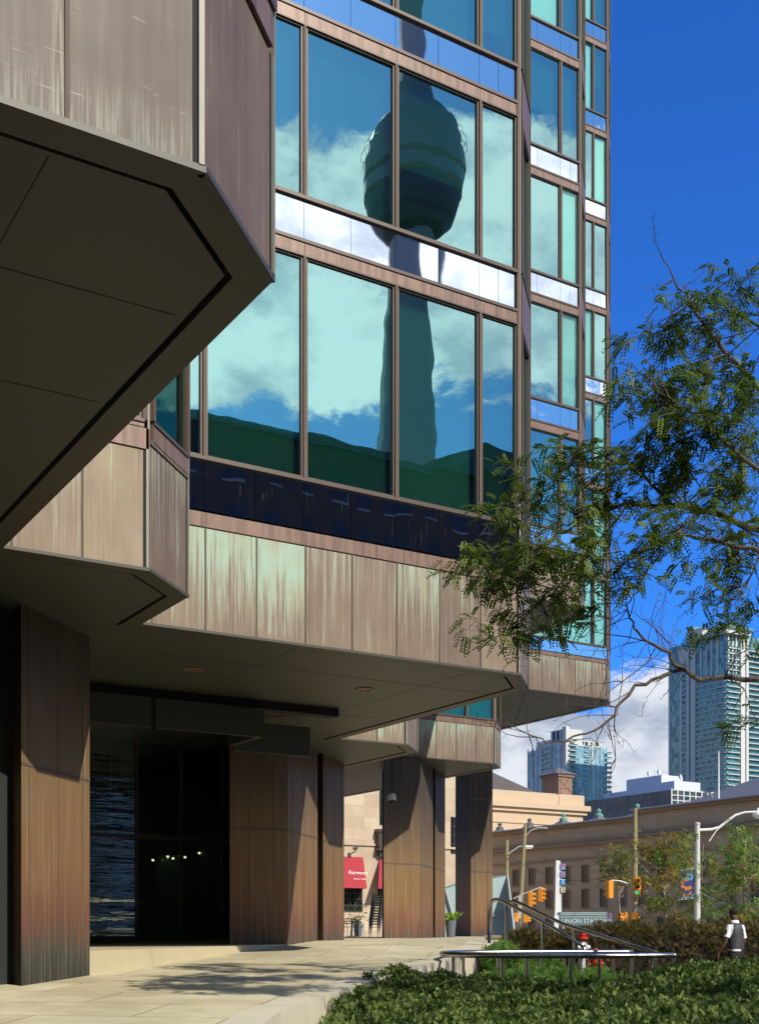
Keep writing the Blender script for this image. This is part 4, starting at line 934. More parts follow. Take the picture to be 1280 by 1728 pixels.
    ring(4, 12, 2.5, 6, lb, .01); ring(-1, 0, 5, 11, orr, .006, 60, 330); ring(-2, -13, 5, 9, orr, .008, 180, 360); ring(1, -15, 8, 10, lb, .012, 200, 350); ring(-9, 9, 1, 4, lb, .014); g = MB(); g.face([f(x, z, .01) for x, z in ((-13, -24), (2, -22.6), (2, -21.6), (-13, -23))]); g.build('print', M['white'], cl)
    g = MB(); g.tube([f(-13, 23, 0), f(18, 26, 0)], .025, 6); g.tube([f(-15, -27, 0), f(18, -23, 0)], .025, 6); g.build('rod', paint, b)
    # lettered pylon
    d = 76; a = pt(939, HV, d); t = empty('pylon_sign', (a.x, a.y, -1.6), 'white pylon with four small coloured squares spelling PATH', 'sign')
    g = MB(); rt = Vector((SF, -CF)); ov = lambda u, v: pt(u, v, d)
    pl = [(936, 1556), (947, 1544), (945, 1453), (938, 1452)]; fr_ = [pt(u, v, d) for u, v in pl]; bk = [q + Vector((CF, SF, 0)) * .3 for q in fr_]
    g.face(fr_); g.face(list(reversed(bk)))
    for i in range(4): j = (i + 1) % 4; g.face([fr_[i], bk[i], bk[j], fr_[j]])
    a0 = pt(938, 1556, d); g.obox((a0.x, a0.y), (SF, -CF, 0), (CF, SF, 0), .12, .15, -1.6, a0.z + .4); g.build('pylon', M['white'], t)
    cols = {'P': ((.75, .06, .10), (.22, .36, .62)), 'A': ((.75, .14, .06), (.12, .30, .60)), 'T': ((.75, .85, .95), (.03, .28, .62)), 'H': ((.85, .62, .06), (.30, .38, .46))}
    for i, ch in enumerate('PATH'):
        c = pt(949, 1463 + i * 13, d); g = MB(); g.obox((c.x, c.y), (SF, -CF, 0), (CF, SF, 0), .15, .06, c.z - .18, c.z + .18); o = g.build('letter_panel', plain('panel_' + 'abcd'[i], cols[ch][1], .5), t)
        text('letter', ch, .42, plain('letter_' + 'abcd'[i], cols[ch][0], .5), o, c - Vector((CF, SF, 0)) * .075, Vector((SF, -CF, 0)), Vector((0, 0, 1)))
    # glass station sign
    t = empty('station_sign', tuple(pt(985, HV, d).xy) + (-1.6,), 'translucent teal glass sign box reading UNION STATION above the hedge', 'sign')
    tg = plain('teal_sign_glass', (.15, .24, .24), .15, .1, .12, 2); c = pt(983, 1551, d); g = MB(); g.obox((c.x, c.y), (SF, -CF, 0), (CF, SF, 0), 1.5, .12, c.z - .40, c.z + .42); o = g.build('sign_panel', tg, t)
    g = MB(); lt = plain('pale_sign_bar', (.42, .50, .50), .4)
    for v in (1543.5, 1548, 1541): q = pt(983, v, d); g.obox((q.x - CF * .13, q.y - SF * .13), (SF, -CF, 0), (CF, SF, 0), 1.38, .008, q.z - .025, q.z + .025)
    g.build('stripe', lt, o)
    text('lettering', 'UNION STATION', .37, plain('pale_sign_letters', (.72, .78, .78), .5), o, pt(986, 1555, d) - Vector((CF, SF, 0)) * .14, Vector((SF, -CF, 0)), Vector((0, 0, 1)))
    q = pt(1029, 1551, d); g = MB(); g.obox((q.x, q.y), (SF, -CF, 0), (CF, SF, 0), .11, .1, q.z - .36, q.z + .36); s2 = g.build('side_panel', plain('slate_panel', (.10, .13, .2), .5), t)
    for i, ch in enumerate('PATH'): text('letter', ch, .17, plain('side_letter_' + 'abcd'[i], tuple(min(1, x * 1.3) for x in cols[ch][0]), .5), s2, pt(1029, 1544 + i * 5, d) - Vector((CF, SF, 0)) * .11, Vector((SF, -CF, 0)), Vector((0, 0, 1)))
    g = MB()
    for u in (950, 1020): g = MB(); q = pt(u, 1570, d); g.tube([(q.x, q.y, -1.6), (q.x, q.y, pt(0, 1562, d).z)], .06, 8); g.build('post', paint, t)
    # slanted glass canopy
    d = 64; t = empty('glass_canopy', tuple(pt(810, HV, d).xy) + (-.3,), 'slanting pale glass entrance pavilion beyond the last copper column', 'pavilion')
    gl = plain('pale_frosted_glass', (.50, .66, .66), .12, .1, .08, .6); gl2 = plain('shaded_pavilion_glass', (.30, .42, .44), .12, .2, .15, .6)  # second glass is a darker copy with shade put in its colour
    A = [pt(u, v, d) for u, v in ((742, 1590), (750, 1498), (785, 1486), (856, 1478), (852, 1590))]; zb = -1.6
    for q in (A[0], A[4]): q.z = zb
    g = MB(); g.face(A); g.build('glass_wall', gl, t)
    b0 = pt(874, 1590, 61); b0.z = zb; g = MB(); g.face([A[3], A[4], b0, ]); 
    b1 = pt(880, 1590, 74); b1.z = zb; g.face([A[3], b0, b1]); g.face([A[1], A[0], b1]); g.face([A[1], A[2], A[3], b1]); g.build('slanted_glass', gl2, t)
    g = MB(); g.tube([A[1], A[2], A[3], b0], .05, 6); g.tube([A[3], A[4]], .04, 6); g.tube([pt(752, 1504, d - .1), pt(776, 1590, d - .1)], .05, 6)
    q = [pt(u, v, d - .08) for u, v in ((832, 1546), (852, 1546))]; g.tube(q, .05, 6); q = [pt(u, v, d - .08) for u, v in ((800, 1486), (803, 1590))]; g.tube(q, .03, 6); g.build('frame', paint, t)
street()

# ------------------------------------------------------------------ cafe corner behind the columns
def cafe():
    dk = plain('dark_cafe_metal', (.035, .033, .03), .45, .4)
    def chair(t, c, ang, seatm=dk):
        x = Vector((math.cos(ang), math.sin(ang), 0)); y = Vector((-x.y, x.x, 0)); c = Vector(c)
        f = lambda a, b, z: c + x * a + y * b + Vector((0, 0, z))
        g = MB(); g.obox((c.x, c.y), x, y, .21, .21, c.z + .43, c.z + .455); g.build('seat', seatm, t)
        g = MB()
        for z in (.6, .7, .8): g.tube([f(-.19, .2, z), f(0, .25, z), f(.19, .2, z)], .018, 4)
        g.build('backrest', dk, t)
        for a in (-.2, .2):
            g = MB(); g.tube([f(a, -.22, 0), f(a, -.2, .62), f(a, -.05, .66), f(a, .2, .64)], .014, 5); g.build('leg', M['steel'] if a > 0 else dk, t)
            g = MB(); g.tube([f(a, .26, 0), f(a, .2, .45), f(a, .22, .84)], .014, 5); g.build('leg', dk, t)
    d = 58
    proto = None
    for i in range(11):
        p = pt(631, HV, d - .1) ; z = -.25 + i * .125
        p = Vector((p.x, p.y, z)) + Vector((SF, -CF, 0)) * (i * .018)
        nth = ['lowest', 'second', 'third', 'fourth', 'fifth', 'sixth', 'seventh', 'eighth', 'ninth', 'tenth', 'topmost'][i]
        lab = f'dark metal cafe chair, {nth} in the tall stack beside the column'
        if proto is None:
            t = empty('cafe_chair', tuple(p), lab, 'chair', 'stacked cafe chairs'); chair(t, p, R(-20)); proto = t
        else:
            t = copy_tree(proto); t.location = p; t['label'] = lab
    for i, (u, dd, a, lab) in enumerate(((590, 56, 150, 'dark cafe chair at the table, farthest left in the gap'), (603, 57, 40, 'dark cafe chair between the table and the chair stack'))):
        t = copy_tree(proto); q = pt(u, HV, dd); t.location = (q.x, q.y, -.25); t.rotation_euler.z = R(a); t['label'] = lab; t['group'] = 'chairs at the cafe table'
    q = pt(593, HV, 58.5); t = empty('cafe_table', (q.x, q.y, -.25), 'small round cafe table among the dark chairs', 'table')
    g = MB(); g.lathe((q.x, q.y, .47), [(0, 0), (.4, 0), (.4, .03), (0, .03)], 18); g.build('tabletop', M['steel'], t); g = MB(); g.tube([(q.x, q.y, -.25), (q.x, q.y, .47)], .03, 8); g.lathe((q.x, q.y, -.25), [(.25, 0), (.22, .03), (0, .05)], 12); g.build('pedestal', dk, t)
    # palms / planters
    def planter(name, u, d, lab, mat, h, n, spread, up, seed):
        q = pt(u, HV, d); t = empty(name, (q.x, q.y, -.25), lab, 'plant'); r = random.Random(seed)
        g = MB(); g.lathe((q.x, q.y, -.25), [(.0, .0), (.17, 0), (.24, h), (.21, h), (.19, h - .05), (0, h - .06)], 14); g.build('pot', plain('grey_blue_pot', (.13, .15, .18), .5), t)
        g = MB()
        for i in range(n):
            a = r.uniform(0, 6.28); L = r.uniform(.5, 1) * spread; top = h + r.uniform(.1, 1) * up
            b = Vector((q.x, q.y, -.25 + h)); tip = b + Vector((math.cos(a) * L, math.sin(a) * L, top - h)); mid = b.lerp(tip, .6) + Vector((0, 0, .15 * up))
            for j in range(5):
                w_ = b.lerp(mid, j / 4) if j < 3 else mid.lerp(tip, (j - 2) / 2); s_ = Vector((r.uniform(-1, 1), r.uniform(-1, 1), r.uniform(-.6, .8))) * .09
                g.face([w_, w_ + s_ + Vector((0, 0, .03)), w_ + s_ * 1.9, w_ + s_ + Vector((.02, .02, -.03))], tone=r.random())
        g.build('foliage', mat, t)
    planter('potted_plant', 760, 52, 'lime green trailing plant in a tall grey pot between two columns', M['limeleaf'], .7, 60, .42, .35, 3)
    planter('potted_palm', 604, 59.5, 'small dark palm in a pot beside the hotel window', M['leaf'], .6, 34, .6, 1.1, 5)
    t = empty('security_camera', tuple(pt(658, 1349, 45.0)), 'white dome security camera hanging from a thin pole in front of the middle column', 'camera')
    a = pt(661, 1349, 44.2); g = MB(); g.tube([a + Vector((0, 0, .2)), Vector((a.x, a.y, 6.35))], .03, 6); g.build('drop_pole', black, t)
    g = MB(); g.lathe(a, [(0, .2), (.10, .2), (.15, .12), (.15, -.04), (0, -.04)], 14); g.build('housing', plain('grey_white_housing', (.5, .52, .5), .4), t); g = MB(); g.lathe(a, [(.12, -.045), (.1, -.13), (.05, -.17), (0, -.18)], 12); g.build('dome', black, t)
cafe()

# ------------------------------------------------------------------ rails, hydrant, low wall
def rails():
    t = empty('rail_loop', tuple(dl(24.5, 3.4, -1.5)), 'low polished steel rail bent in a long hairpin on many short posts', 'railing')
    z = -.44; pts = []
    def L(u, d): return (u - 640) / FPX * d
    near = [(L(1138, 22.8), 22.8), (L(1100, 22.6), 22.6), (L(1000, 22.4), 22.4), (L(900, 22.5), 22.5), (L(800, 22.9), 22.9)]
    turn = [(L(762, 23.4), 23.4), (L(746, 24.1), 24.1), (L(750, 24.9), 24.9), (L(775, 25.6), 25.6)]
    farr = [(L(830, 26.0), 26.0), (L(950, 26.4), 26.4), (L(1068, 26.6), 26.6)]
    al = near + turn + farr
    P = [dl(d, l, z) for l, d in al]
    sm = [P[0]]
    for i in range(len(P) - 1):
        p0, p1, p2, p3 = P[max(i - 1, 0)], P[i], P[i + 1], P[min(i + 2, len(P) - 1)]
        for k in range(1, 7):
            s = k / 6; sm.append(.5 * ((2 * p1) + (p2 - p0) * s + (2 * p0 - 5 * p1 + 4 * p2 - p3) * s * s + (3 * p1 - p0 - 3 * p2 + p3) * s ** 3))
    ends = lambda p: [p, p + Vector((0, 0, -.05)), Vector((p.x, p.y, -1.5))]
    g = MB(); g.tube(sm, .052, 12); g.build('rail', M['steel'], t, smooth=True)
    for (u, d) in ((1136, 22.8), (1104, 22.6), (1010, 22.4), (962, 22.4), (888, 22.55), (846, 22.7), (804, 22.9), (764, 23.4), (781, 25.6), (840, 26.0), (912, 26.25), (978, 26.5), (1035, 26.6), (1066, 26.6), (952, 26.4)):
        q = dl(d, L(u, d), 0); g = MB(); g.tube([(q.x, q.y, -1.5), (q.x, q.y, z)], .035, 8); g.build('post', M['steel'], t, smooth=False)
    def hand(name, lab, pp, posts, tail):
        q = pt(*pp[0]); t = empty(name, (q.x, q.y, -.25), lab, 'handrail'); g = MB()
        g.tube([pt(*a) for a in pp], .045, 10); g.build('rail', M['steel'], t, smooth=True)
        for (u, v, d, vb) in posts: g = MB(); g.tube([pt(u, v, d), pt(u, vb, d)], .035, 8); g.build('post', M['steel'], t)
        g = MB(); g.tube([pt(*a) for a in tail], .05, 10); g.build('lower_leg', M['steel'], t, smooth=True)
    hand('stair_handrail', 'steel stair handrail with a rounded top, nearer one, descending to the red valve', 
         [(825, 1592, 30), (825, 1540, 30), (826, 1529, 30), (829, 1522, 29.9), (834, 1518.5, 29.85), (841, 1518.5, 29.8), (850, 1522, 29.7), (906, 1551, 28.8), (940, 1570, 28.2), (984, 1597, 27.4)],
         [(853, 1523, 29.7, 1600), (915, 1556, 28.6, 1640)], [(984, 1597, 27.4), (985, 1603, 27.35), (982, 1612, 27.3), (968, 1645, 27.2)])
    hand('stair_handrail', 'steel stair handrail behind the nearer one, longer and ending at the rail loop',
         [(857, 1535, 31.5), (856, 1528, 31.5), (859, 1523, 31.4), (866, 1521.5, 31.3), (875, 1524, 31.1), (950, 1560, 28.6), (968, 1566, 28.2), (1040, 1588, 25.8), (1106, 1609, 23.6)],
         [(968, 1566, 28.2, 1640), (856, 1535, 31.5, 1600)], [(1106, 1609, 23.6), (1107, 1615, 23.55), (1102, 1625, 23.5), (1092, 1655, 23.4)])
    # valve standpipe with a red cap
    d = 27.8; q = pt(982, HV, d); t = empty('standpipe', (q.x, q.y, -1.5), 'grey standpipe with a bright red wheel cap beside the handrails', 'standpipe')
    red = plain('bright_red_paint', (.62, .03, .02), .4); z0 = (HV - 1590) / FPX * d
    g = MB(); g.lathe((q.x, q.y, 0), [(.07, -1.5), (.07, z0 - .25), (.12, z0 - .2), (.12, z0 - .05), (.06, z0), (0, z0)], 12); g.tube([(q.x - .14, q.y, z0 - .12), (q.x + .16, q.y - .05, z0 - .12)], .05, 8); g.build('pipe', paint, t, smooth=False)
    g = MB(); g.lathe((q.x, q.y, z0), [(.03, 0), (.04, .06), (.13, .07), (.13, .11), (.05, .13), (.10, .15), (.10, .18), (0, .19)], 12); g.build('wheel_cap', red, t)
    d = 27.0; q = pt(1005, HV, d); t = empty('fire_hydrant', (q.x, q.y, -1.5), 'squat bright red hydrant seen between the posts of the low rail', 'hydrant')
    zt = (HV - 1600) / FPX * d; g = MB(); g.lathe((q.x, q.y, 0), [(.16, -1.5), (.16, -1.42), (.12, -1.4), (.12, zt - .22), (.16, zt - .2), (.16, zt - .15), (.12, zt - .08), (.05, zt - .02), (0, zt)], 14); g.build('barrel', red, t)
    g = MB(); rt = Vector((SF, -CF, 0)); c = Vector((q.x, q.y, zt - .35)); g.tube([c - rt * .16, c + rt * .16], .05, 10); g.tube([c, c - Vector((CF, SF, 0)) * .17], .07, 10); g.build('outlet', red, t)
    # low wall of pale stone behind the rails
    a, b = pt(818, HV, 35), pt(1000, HV, 33); g = MB(); f = Frame((a.x, a.y), (b.x, b.y)); g.fbox(f, 0, f.L, -.35, 0, -1.6, -.17); g.fbox(f, -.02, f.L + .02, -.38, .03, -.17, -.11)
    tag(g.build('low_wall', M['curb']), 'low pale stone wall running behind the steel handrails', 'wall')
    # steps between plaza and street
    g = MB(); o = pt(835, HV, 30.5)
    for k in range(7): c = dl(29.5 - k * .28 * 0, 2.9 + .34 * k, 0); g.obox((c.x, c.y), (SF, -CF, 0), (CF, SF, 0), .17, 1.1, -1.6, -.30 - .17 * k)
    tag(g.build('stone_steps', M['curb']), kind='structure')
rails()

# ------------------------------------------------------------------ vegetation
def edge_lat(d):
    T = [(9, -1.6), (11.2, -1.2), (13.2, -.72), (15.8, -.58), (18.4, -.25), (21, .3), (24.4, 1.55), (29, 2.5), (34, 3.2)]
    for (a, x), (b, y) in zip(T, T[1:]):
        if d <= b: return x + (y - x) * max(0, (d - a)) / (b - a)
    return T[-1][1]
from mathutils import noise as mn
def sprig(g, p, r, L, up, n=7, wd=.012):
    ax = Vector((r.uniform(-1, 1), r.uniform(-1, 1), up)).normalized(); side = ax.cross(Vector((r.uniform(-1, 1), r.uniform(-1, 1), r.uniform(-1, 1)))).normalized()
    tn = r.random() ** 2.0
    for j in range(n):
        b = p + ax * (L * j / n); s = side * (1 if j % 2 else -1) * L * .38 * (1 - .5 * j / n) + ax * L * .22; w_ = ax.cross(s).normalized().cross(s).normalized() * wd
        g.face([b, b + s * .5 + w_, b + s, b + s * .5 - w_], tone=min(1, tn + r.uniform(-.15, .15)))
def veg():
    r = random.Random(11)
    bed = MB(); ed = [dl(d, edge_lat(d) - .6, -1.52) for d in (9, 13.2, 15.8, 18.4, 21, 24.4, 29, 34)]
    bed.face(ed + [dl(34, 16, -1.52), dl(9, 14, -1.52)]); tag(bed.build('planting_bed', M['soil']), kind='structure')
    def top(d, l):
        q = Vector((d * .9, l * .9, 0)); n = mn.noise(q * .8) * .12 + abs(mn.noise(q * 1.5)) * .34 - .12 + mn.noise(q * 4.5) * .06
        e = l - edge_lat(d); z = -1.04 + .02 * (d - 12) + .02 * l + .070 * max(0, l - 4) * min(1, max(0, (d - 14) / 6)) + n
        return z - .25 * max(0, .5 - e) * min(1, max(.1, (17.5 - d) / 2)) + .20 * math.exp(-((d - 19.8) / 2.2) ** 2) * max(0, 1 - max(e, 0) / 2.2)
    g = MB(); und = MB(); N1 = 82000
    for _ in range(N1):
        d = 9.8 + 13.0 * r.random(); lo, hi = edge_lat(d) - (.18 if 16 < d < 22 else 0), min(.36 * d + .8, 9.0)
        l = r.uniform(lo, hi)
        if d > 21.6 and l < 6: continue
        z = top(d, l) - abs(r.gauss(0, .07))
        p = dl(d, l, z); sprig(g, p, r, r.uniform(.04, .085) * (.9 + d / 60), r.uniform(.2, 1.2), 8, .006 + d * .0003)
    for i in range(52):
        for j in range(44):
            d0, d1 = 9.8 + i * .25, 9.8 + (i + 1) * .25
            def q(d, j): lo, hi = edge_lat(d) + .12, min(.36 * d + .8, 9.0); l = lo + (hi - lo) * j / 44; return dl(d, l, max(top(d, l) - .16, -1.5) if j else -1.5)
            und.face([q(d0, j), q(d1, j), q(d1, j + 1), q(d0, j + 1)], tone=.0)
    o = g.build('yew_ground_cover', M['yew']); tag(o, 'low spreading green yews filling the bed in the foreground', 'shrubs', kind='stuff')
    und.build('dark_core', plain('shaded_yew_core', (.012, .02, .007), .95, 0, .4, 6), o)  # near-black sheet under the sprigs, shade of the gaps in its colour
    # loose green shrubs inside the rail loop
    def mass(name, lab, cat, boxes, mat, n, L, seed, kind=None, wd=.012, under=(.014, .018, .008)):
        rr = random.Random(seed); g = MB(); u = MB()
        for (d0, d1, l0, l1, zb, zt) in boxes:
            for _ in range(int(n / len(boxes))):
                d = rr.uniform(d0, d1); l = rr.uniform(l0, l1); q = Vector((d, l, seed)); zz = zt + mn.noise(q * 1.3) * .14 + mn.noise(q * 4) * .08
                fx = min(1, min(d - d0, d1 - d) / .3, min(l - l0, l1 - l) / .4); zz -= (1 - max(fx, 0)) * .22
                z = zb + (zz - zb) * (rr.random() ** .45)
                sprig(g, dl(d, l, z), rr, L * rr.uniform(.7, 1.3), rr.uniform(-.1, 1.2), 7, wd)
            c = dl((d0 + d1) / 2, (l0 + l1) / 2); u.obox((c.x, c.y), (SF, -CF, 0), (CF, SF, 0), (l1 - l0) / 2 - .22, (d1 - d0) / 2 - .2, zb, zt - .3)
        o = g.build(name, mat); tag(o, lab, cat, kind=kind); u.build('dark_core', plain(name + '_wood', under, .95, 0, .4, 8), o)  # solid near-black box inside the leaves
    mass('leafy_shrub', 'loose bright green shrubs growing inside the low steel rail loop', 'shrub', [(27.2, 29.2, 2.35, 3.2, -1.5, -.30), (24.2, 25.8, 2.0, 4.9, -1.5, -.82), (27.4, 29.8, 3.0, 4.1, -1.5, -.55)], M['green2'], 9000, .15, 4)
    mass('clipped_hedge', 'long olive brown hedge running along the street behind the walking man', 'hedge', [(30.3, 31.9, 5.0, 14.0, -1.5, .18), (31.6, 32.8, 3.2, 6.0, -1.5, -.02)], M['brownleaf'], 30000, .13, 9, wd=.014, under=(.02, .015, .008))
veg()

def limb(g, pts, r0, r1, n=6, jit=.0, rr=random):
    m = len(pts); out = []
    for i, p in enumerate(pts):
        out.append(Vector(p) + Vector((rr.uniform(-jit, jit), rr.uniform(-jit, jit), rr.uniform(-jit, jit))) * (1 if 0 < i < m - 1 else 0))
    g.tube(out, [r0 + (r1 - r0) * i / (m - 1) for i in range(m)], n)
    return out
def compound(g, p, dirv, L, r, npair=7, lf=.042, lw=.016):
    dirv = dirv.normalized(); side = dirv.cross(Vector((r.uniform(-.5, .5), r.uniform(-.5, .5), 1))).normalized(); tn = r.random()
    for j in range(npair):
        t = (j + 1) / npair; b = p + dirv * (L * t) + Vector((0, 0, -.35 * L * t * t)); s = 1 - .4 * abs(t - .45)
        for sg in (-1, 1):
            e = side * sg * lf * s + dirv * lf * .45 + Vector((0, 0, r.uniform(-.25, .1) * lf)); w_ = dirv * lw
            g.face([b, b + e * .5 + w_, b + e, b + e * .5 - w_], tone=min(1, max(0, tn + r.uniform(-.2, .2))))
def locust():
    r = random.Random(5); D = 15.0
    base = dl(15.2, 6.2, -1.5); t = empty('honey_locust_tree', tuple(base), 'large feathery green locust tree reaching in from the right, bare twigs on its lowest branch', 'tree')
    g = MB(); limb(g, [base, dl(15.2, 6.15, .5), dl(15.1, 6.1, 2.2), dl(15.1, 6.0, 4.0), dl(15.2, 5.9, 6.0), dl(15.3, 5.9, 8.2)], .20, .06, 10); g.build('trunk', M['bark'], t)
    mains = []
    def br(pp, r0, r1, jit=.03):
        g = MB(); P = [pt(*a) for a in pp]
        sm = []
        for a, b in zip(P, P[1:]):
            for k in range(3): sm.append(a.lerp(b, k / 3) + Vector((r.uniform(-1, 1), r.uniform(-1, 1), r.uniform(-1, 1))) * jit)
        sm.append(P[-1]); limb(g, sm, r0, r1, 6); g.build('branch', M['bark'], t); mains.append(sm); return sm
    br([(1500, 1000, 15.1), (1400, 940, 15), (1290, 897, 14.8), (1200, 862, 14.6), (1130, 852, 14.4), (1060, 850, 14.2), (1000, 868, 14.0), (940, 900, 13.8), (885, 955, 13.6)], .05, .008)
    low = br([(1505, 1150, 15.1), (1400, 1150, 14.9), (1290, 1145, 14.6), (1240, 1143, 14.5), (1185, 1144, 14.4), (1150, 1130, 14.3), (1125, 1100, 14.2), (1092, 1083, 14.1), (1072, 1062, 14.0), (1060, 1030, 13.9), (1062, 1005, 13.9)], .042, .006)
    br([(1150, 1130, 14.3), (1110, 1146, 14.2), (1075, 1160, 14.1), (1048, 1184, 14), (1025, 1215, 13.9), (990, 1236, 13.8), (955, 1248, 13.7), (925, 1252, 13.7), (890, 1238, 13.6), (850, 1218, 13.6)], .024, .004)
    br([(1000, 868, 14.0), (960, 885, 13.9), (900, 870, 13.8), (850, 850, 13.7)], .012, .004)
    br([(1500, 800, 15.2), (1400, 720, 15.2), (1310, 680, 15.2), (1240, 612, 15.1), (1195, 560, 15), (1162, 512, 14.9), (1150, 490, 14.9), (1130, 460, 14.9), (1113, 428, 14.9)], .04, .004)
    br([(1480, 700, 15.6), (1380, 600, 15.6), (1300, 560, 15.6), (1240, 530, 15.5), (1215, 508, 15.5)], .035, .006)
    br([(1490, 900, 14.2), (1380, 860, 14.0), (1300, 800, 13.9), (1230, 760, 13.8), (1170, 700, 13.7), (1110, 660, 13.6), (1085, 620, 13.6)], .034, .005)
    br([(1450, 1000, 13.6), (1350, 960, 13.4), (1270, 925, 13.3), (1200, 910, 13.2), (1140, 900, 13.1), (1080, 930, 13), (1040, 960, 13), (1010, 990, 12.9)], .032, .005)
    br([(1130, 852, 14.4), (1080, 800, 14.3), (1040, 760, 14.2), (1000, 770, 14.2), (950, 790, 14.1)], .02, .005)
    br([(1060, 850, 14.2), (1000, 930, 14.0), (960, 980, 13.9), (925, 1040, 13.8)], .016, .004)
    br([(1290, 897, 14.8), (1275, 960, 14.6), (1235, 1010, 14.5)], .02, .005)
    # leaf clumps: centre u,v, radii, distance, count
    cl = [(1160, 530, 45, 35, 14.9, 7), (1115, 565, 35, 22, 14.9, 4), (1200, 560, 40, 30, 15.1, 5), (1250, 470, 34, 28, 15.5, 6), (1190, 500, 16, 14, 15, 2), (1265, 540, 25, 25, 15.5, 3),
          (1120, 640, 55, 50, 13.7, 12), (1180, 640, 50, 45, 14.8, 9), (1250, 650, 45, 50, 15.2, 10), (1130, 720, 55, 45, 13.8, 11), (1200, 730, 55, 50, 13.9, 12), (1260, 760, 35, 50, 14.5, 8),
          (1085, 790, 50, 35, 14.2, 9), (1150, 800, 50, 40, 14.4, 9), (1030, 780, 40, 32, 14.2, 6), (1220, 830, 55, 40, 14.6, 9), (970, 780, 40, 28, 14.1, 4), (940, 760, 16, 18, 14.1, 3),
          (1040, 850, 45, 30, 14.2, 6), (980, 850, 40, 34, 14, 6), (930, 840, 35, 26, 13.9, 4), (880, 830, 30, 20, 13.7, 3), (850, 860, 28, 18, 13.7, 3), (1110, 880, 50, 32, 13.2, 7), (1180, 890, 50, 30, 13.2, 7),
          (820, 940, 38, 20, 13.7, 6), (830, 975, 26, 18, 13.7, 3), (790, 925, 18, 8, 13.7, 2), (905, 925, 40, 26, 13.7, 8), (960, 940, 40, 28, 13.9, 5), (880, 985, 32, 24, 13.6, 5), (870, 1045, 28, 24, 13.6, 4), (835, 1075, 20, 13, 13.6, 3), (935, 1015, 40, 30, 13.8, 6), (915, 1070, 34, 22, 13.8, 5),
          (1010, 945, 40, 34, 13, 6), (1060, 940, 40, 34, 13, 5), (1085, 985, 26, 26, 13, 2), (1230, 950, 38, 34, 14.6, 7), (1265, 920, 25, 40, 14.6, 5), (1200, 990, 20, 22, 14.5, 2), (1245, 1010, 30, 26, 14.5, 5), (1225, 1060, 26, 18, 14.5, 3), (1270, 1075, 20, 14, 14.5, 3), (1055, 610, 18, 14, 13.6, 1), (1045, 655, 14, 12, 13.6, 1), (1262, 1225, 16, 16, 14.5, 2)]
    g = MB(); tw = MB(); allp = [p for m_ in mains for p in m_]
    def clump(c, rad, n, con=.75):
        near = sorted(allp, key=lambda p: (p - c).length)[:6]
        for _ in range(n):
            a = c + Vector((r.gauss(0, .42) * rad[0], r.gauss(0, .6) * rad[0], r.gauss(0, .42) * rad[1]))
            if r.random() < con:
                s = r.choice(near); m1 = s.lerp(a, .35) + Vector((r.uniform(-1, 1), r.uniform(-1, 1), r.uniform(-.5, 1))) * .1; m2 = s.lerp(a, .7) + Vector((r.uniform(-1, 1), r.uniform(-1, 1), r.uniform(-.5, 1))) * .08
                tw.tube([s, m1, m2, a], [.008, .006, .005, .004], 4, cap=False)
            out = Vector((r.uniform(-1, .5) * SF + r.uniform(-.6, .6) * CF, -r.uniform(-1, .5) * CF + r.uniform(-.6, .6) * SF, r.uniform(-.45, .25))).normalized()
            L = r.uniform(.22, .5); e = a + out * L; tw.tube([a, a.lerp(e, .5) + Vector((0, 0, .03)), e], [.004, .003, .002], 3, cap=False)
            k = r.randint(9, 15)
            for i in range(k):
                b = a.lerp(e, (i + .3) / k) + Vector((r.gauss(0, .05), r.gauss(0, .05), r.gauss(0, .05))); dv = (out * .4 + Vector((r.uniform(-1, 1), r.uniform(-1, 1), r.uniform(-.7, .45))) * .9)
                compound(g, b, dv, r.uniform(.11, .21), r)
    for (u, v, ru, rv, d, n) in cl:
        clump(pt(u, v, d + r.uniform(-.4, .4)), (ru / FPX * d, rv / FPX * d), int(n * 1.25) + 1)
    # the rest of the crown, right of the picture and above the trunk
    for _ in range(44):
        a = r.uniform(0, 6.28); q = r.uniform(.6, 3.4); c = dl(15.3 + q * math.sin(a) * .9, 7.6 + q * math.cos(a), r.uniform(3.0, 8.6))
        if (c.x * SF - c.y * CF) / (c.x * CF + c.y * SF) * FPX + 640 < 1300: continue
        clump(c, (.6, .45), 5, 1)
    g.build('crown', M['leaf'], t)
    # bare twigs on the low branch
    def twigs(P, n, L, up=0):
        for _ in range(n):
            s = r.choice(P); dv = Vector((r.uniform(-1, .6) * SF, -r.uniform(-1, .6) * CF, r.uniform(-.9, .9) + up)).normalized(); p = s; pts = [p]
            for k in range(5): dv = (dv + Vector((r.uniform(-1, 1), r.uniform(-1, 1), r.uniform(-1, 1))) * .35).normalized(); p = p + dv * L * r.uniform(.1, .26); pts.append(p)
            tw.tube(pts, [.006, .005, .004, .003, .003, .002], 4, cap=False)
            for q in pts[2:]:
                e = q + Vector((r.uniform(-1, 1), r.uniform(-1, 1), r.uniform(-.6, 1))).normalized() * L * .12; tw.tube([q, e], [.003, .002], 3, cap=False)
    twigs(mains[1][14:], 16, .8); twigs(mains[2], 22, .8); twigs(mains[4][-9:], 10, .6, .2)
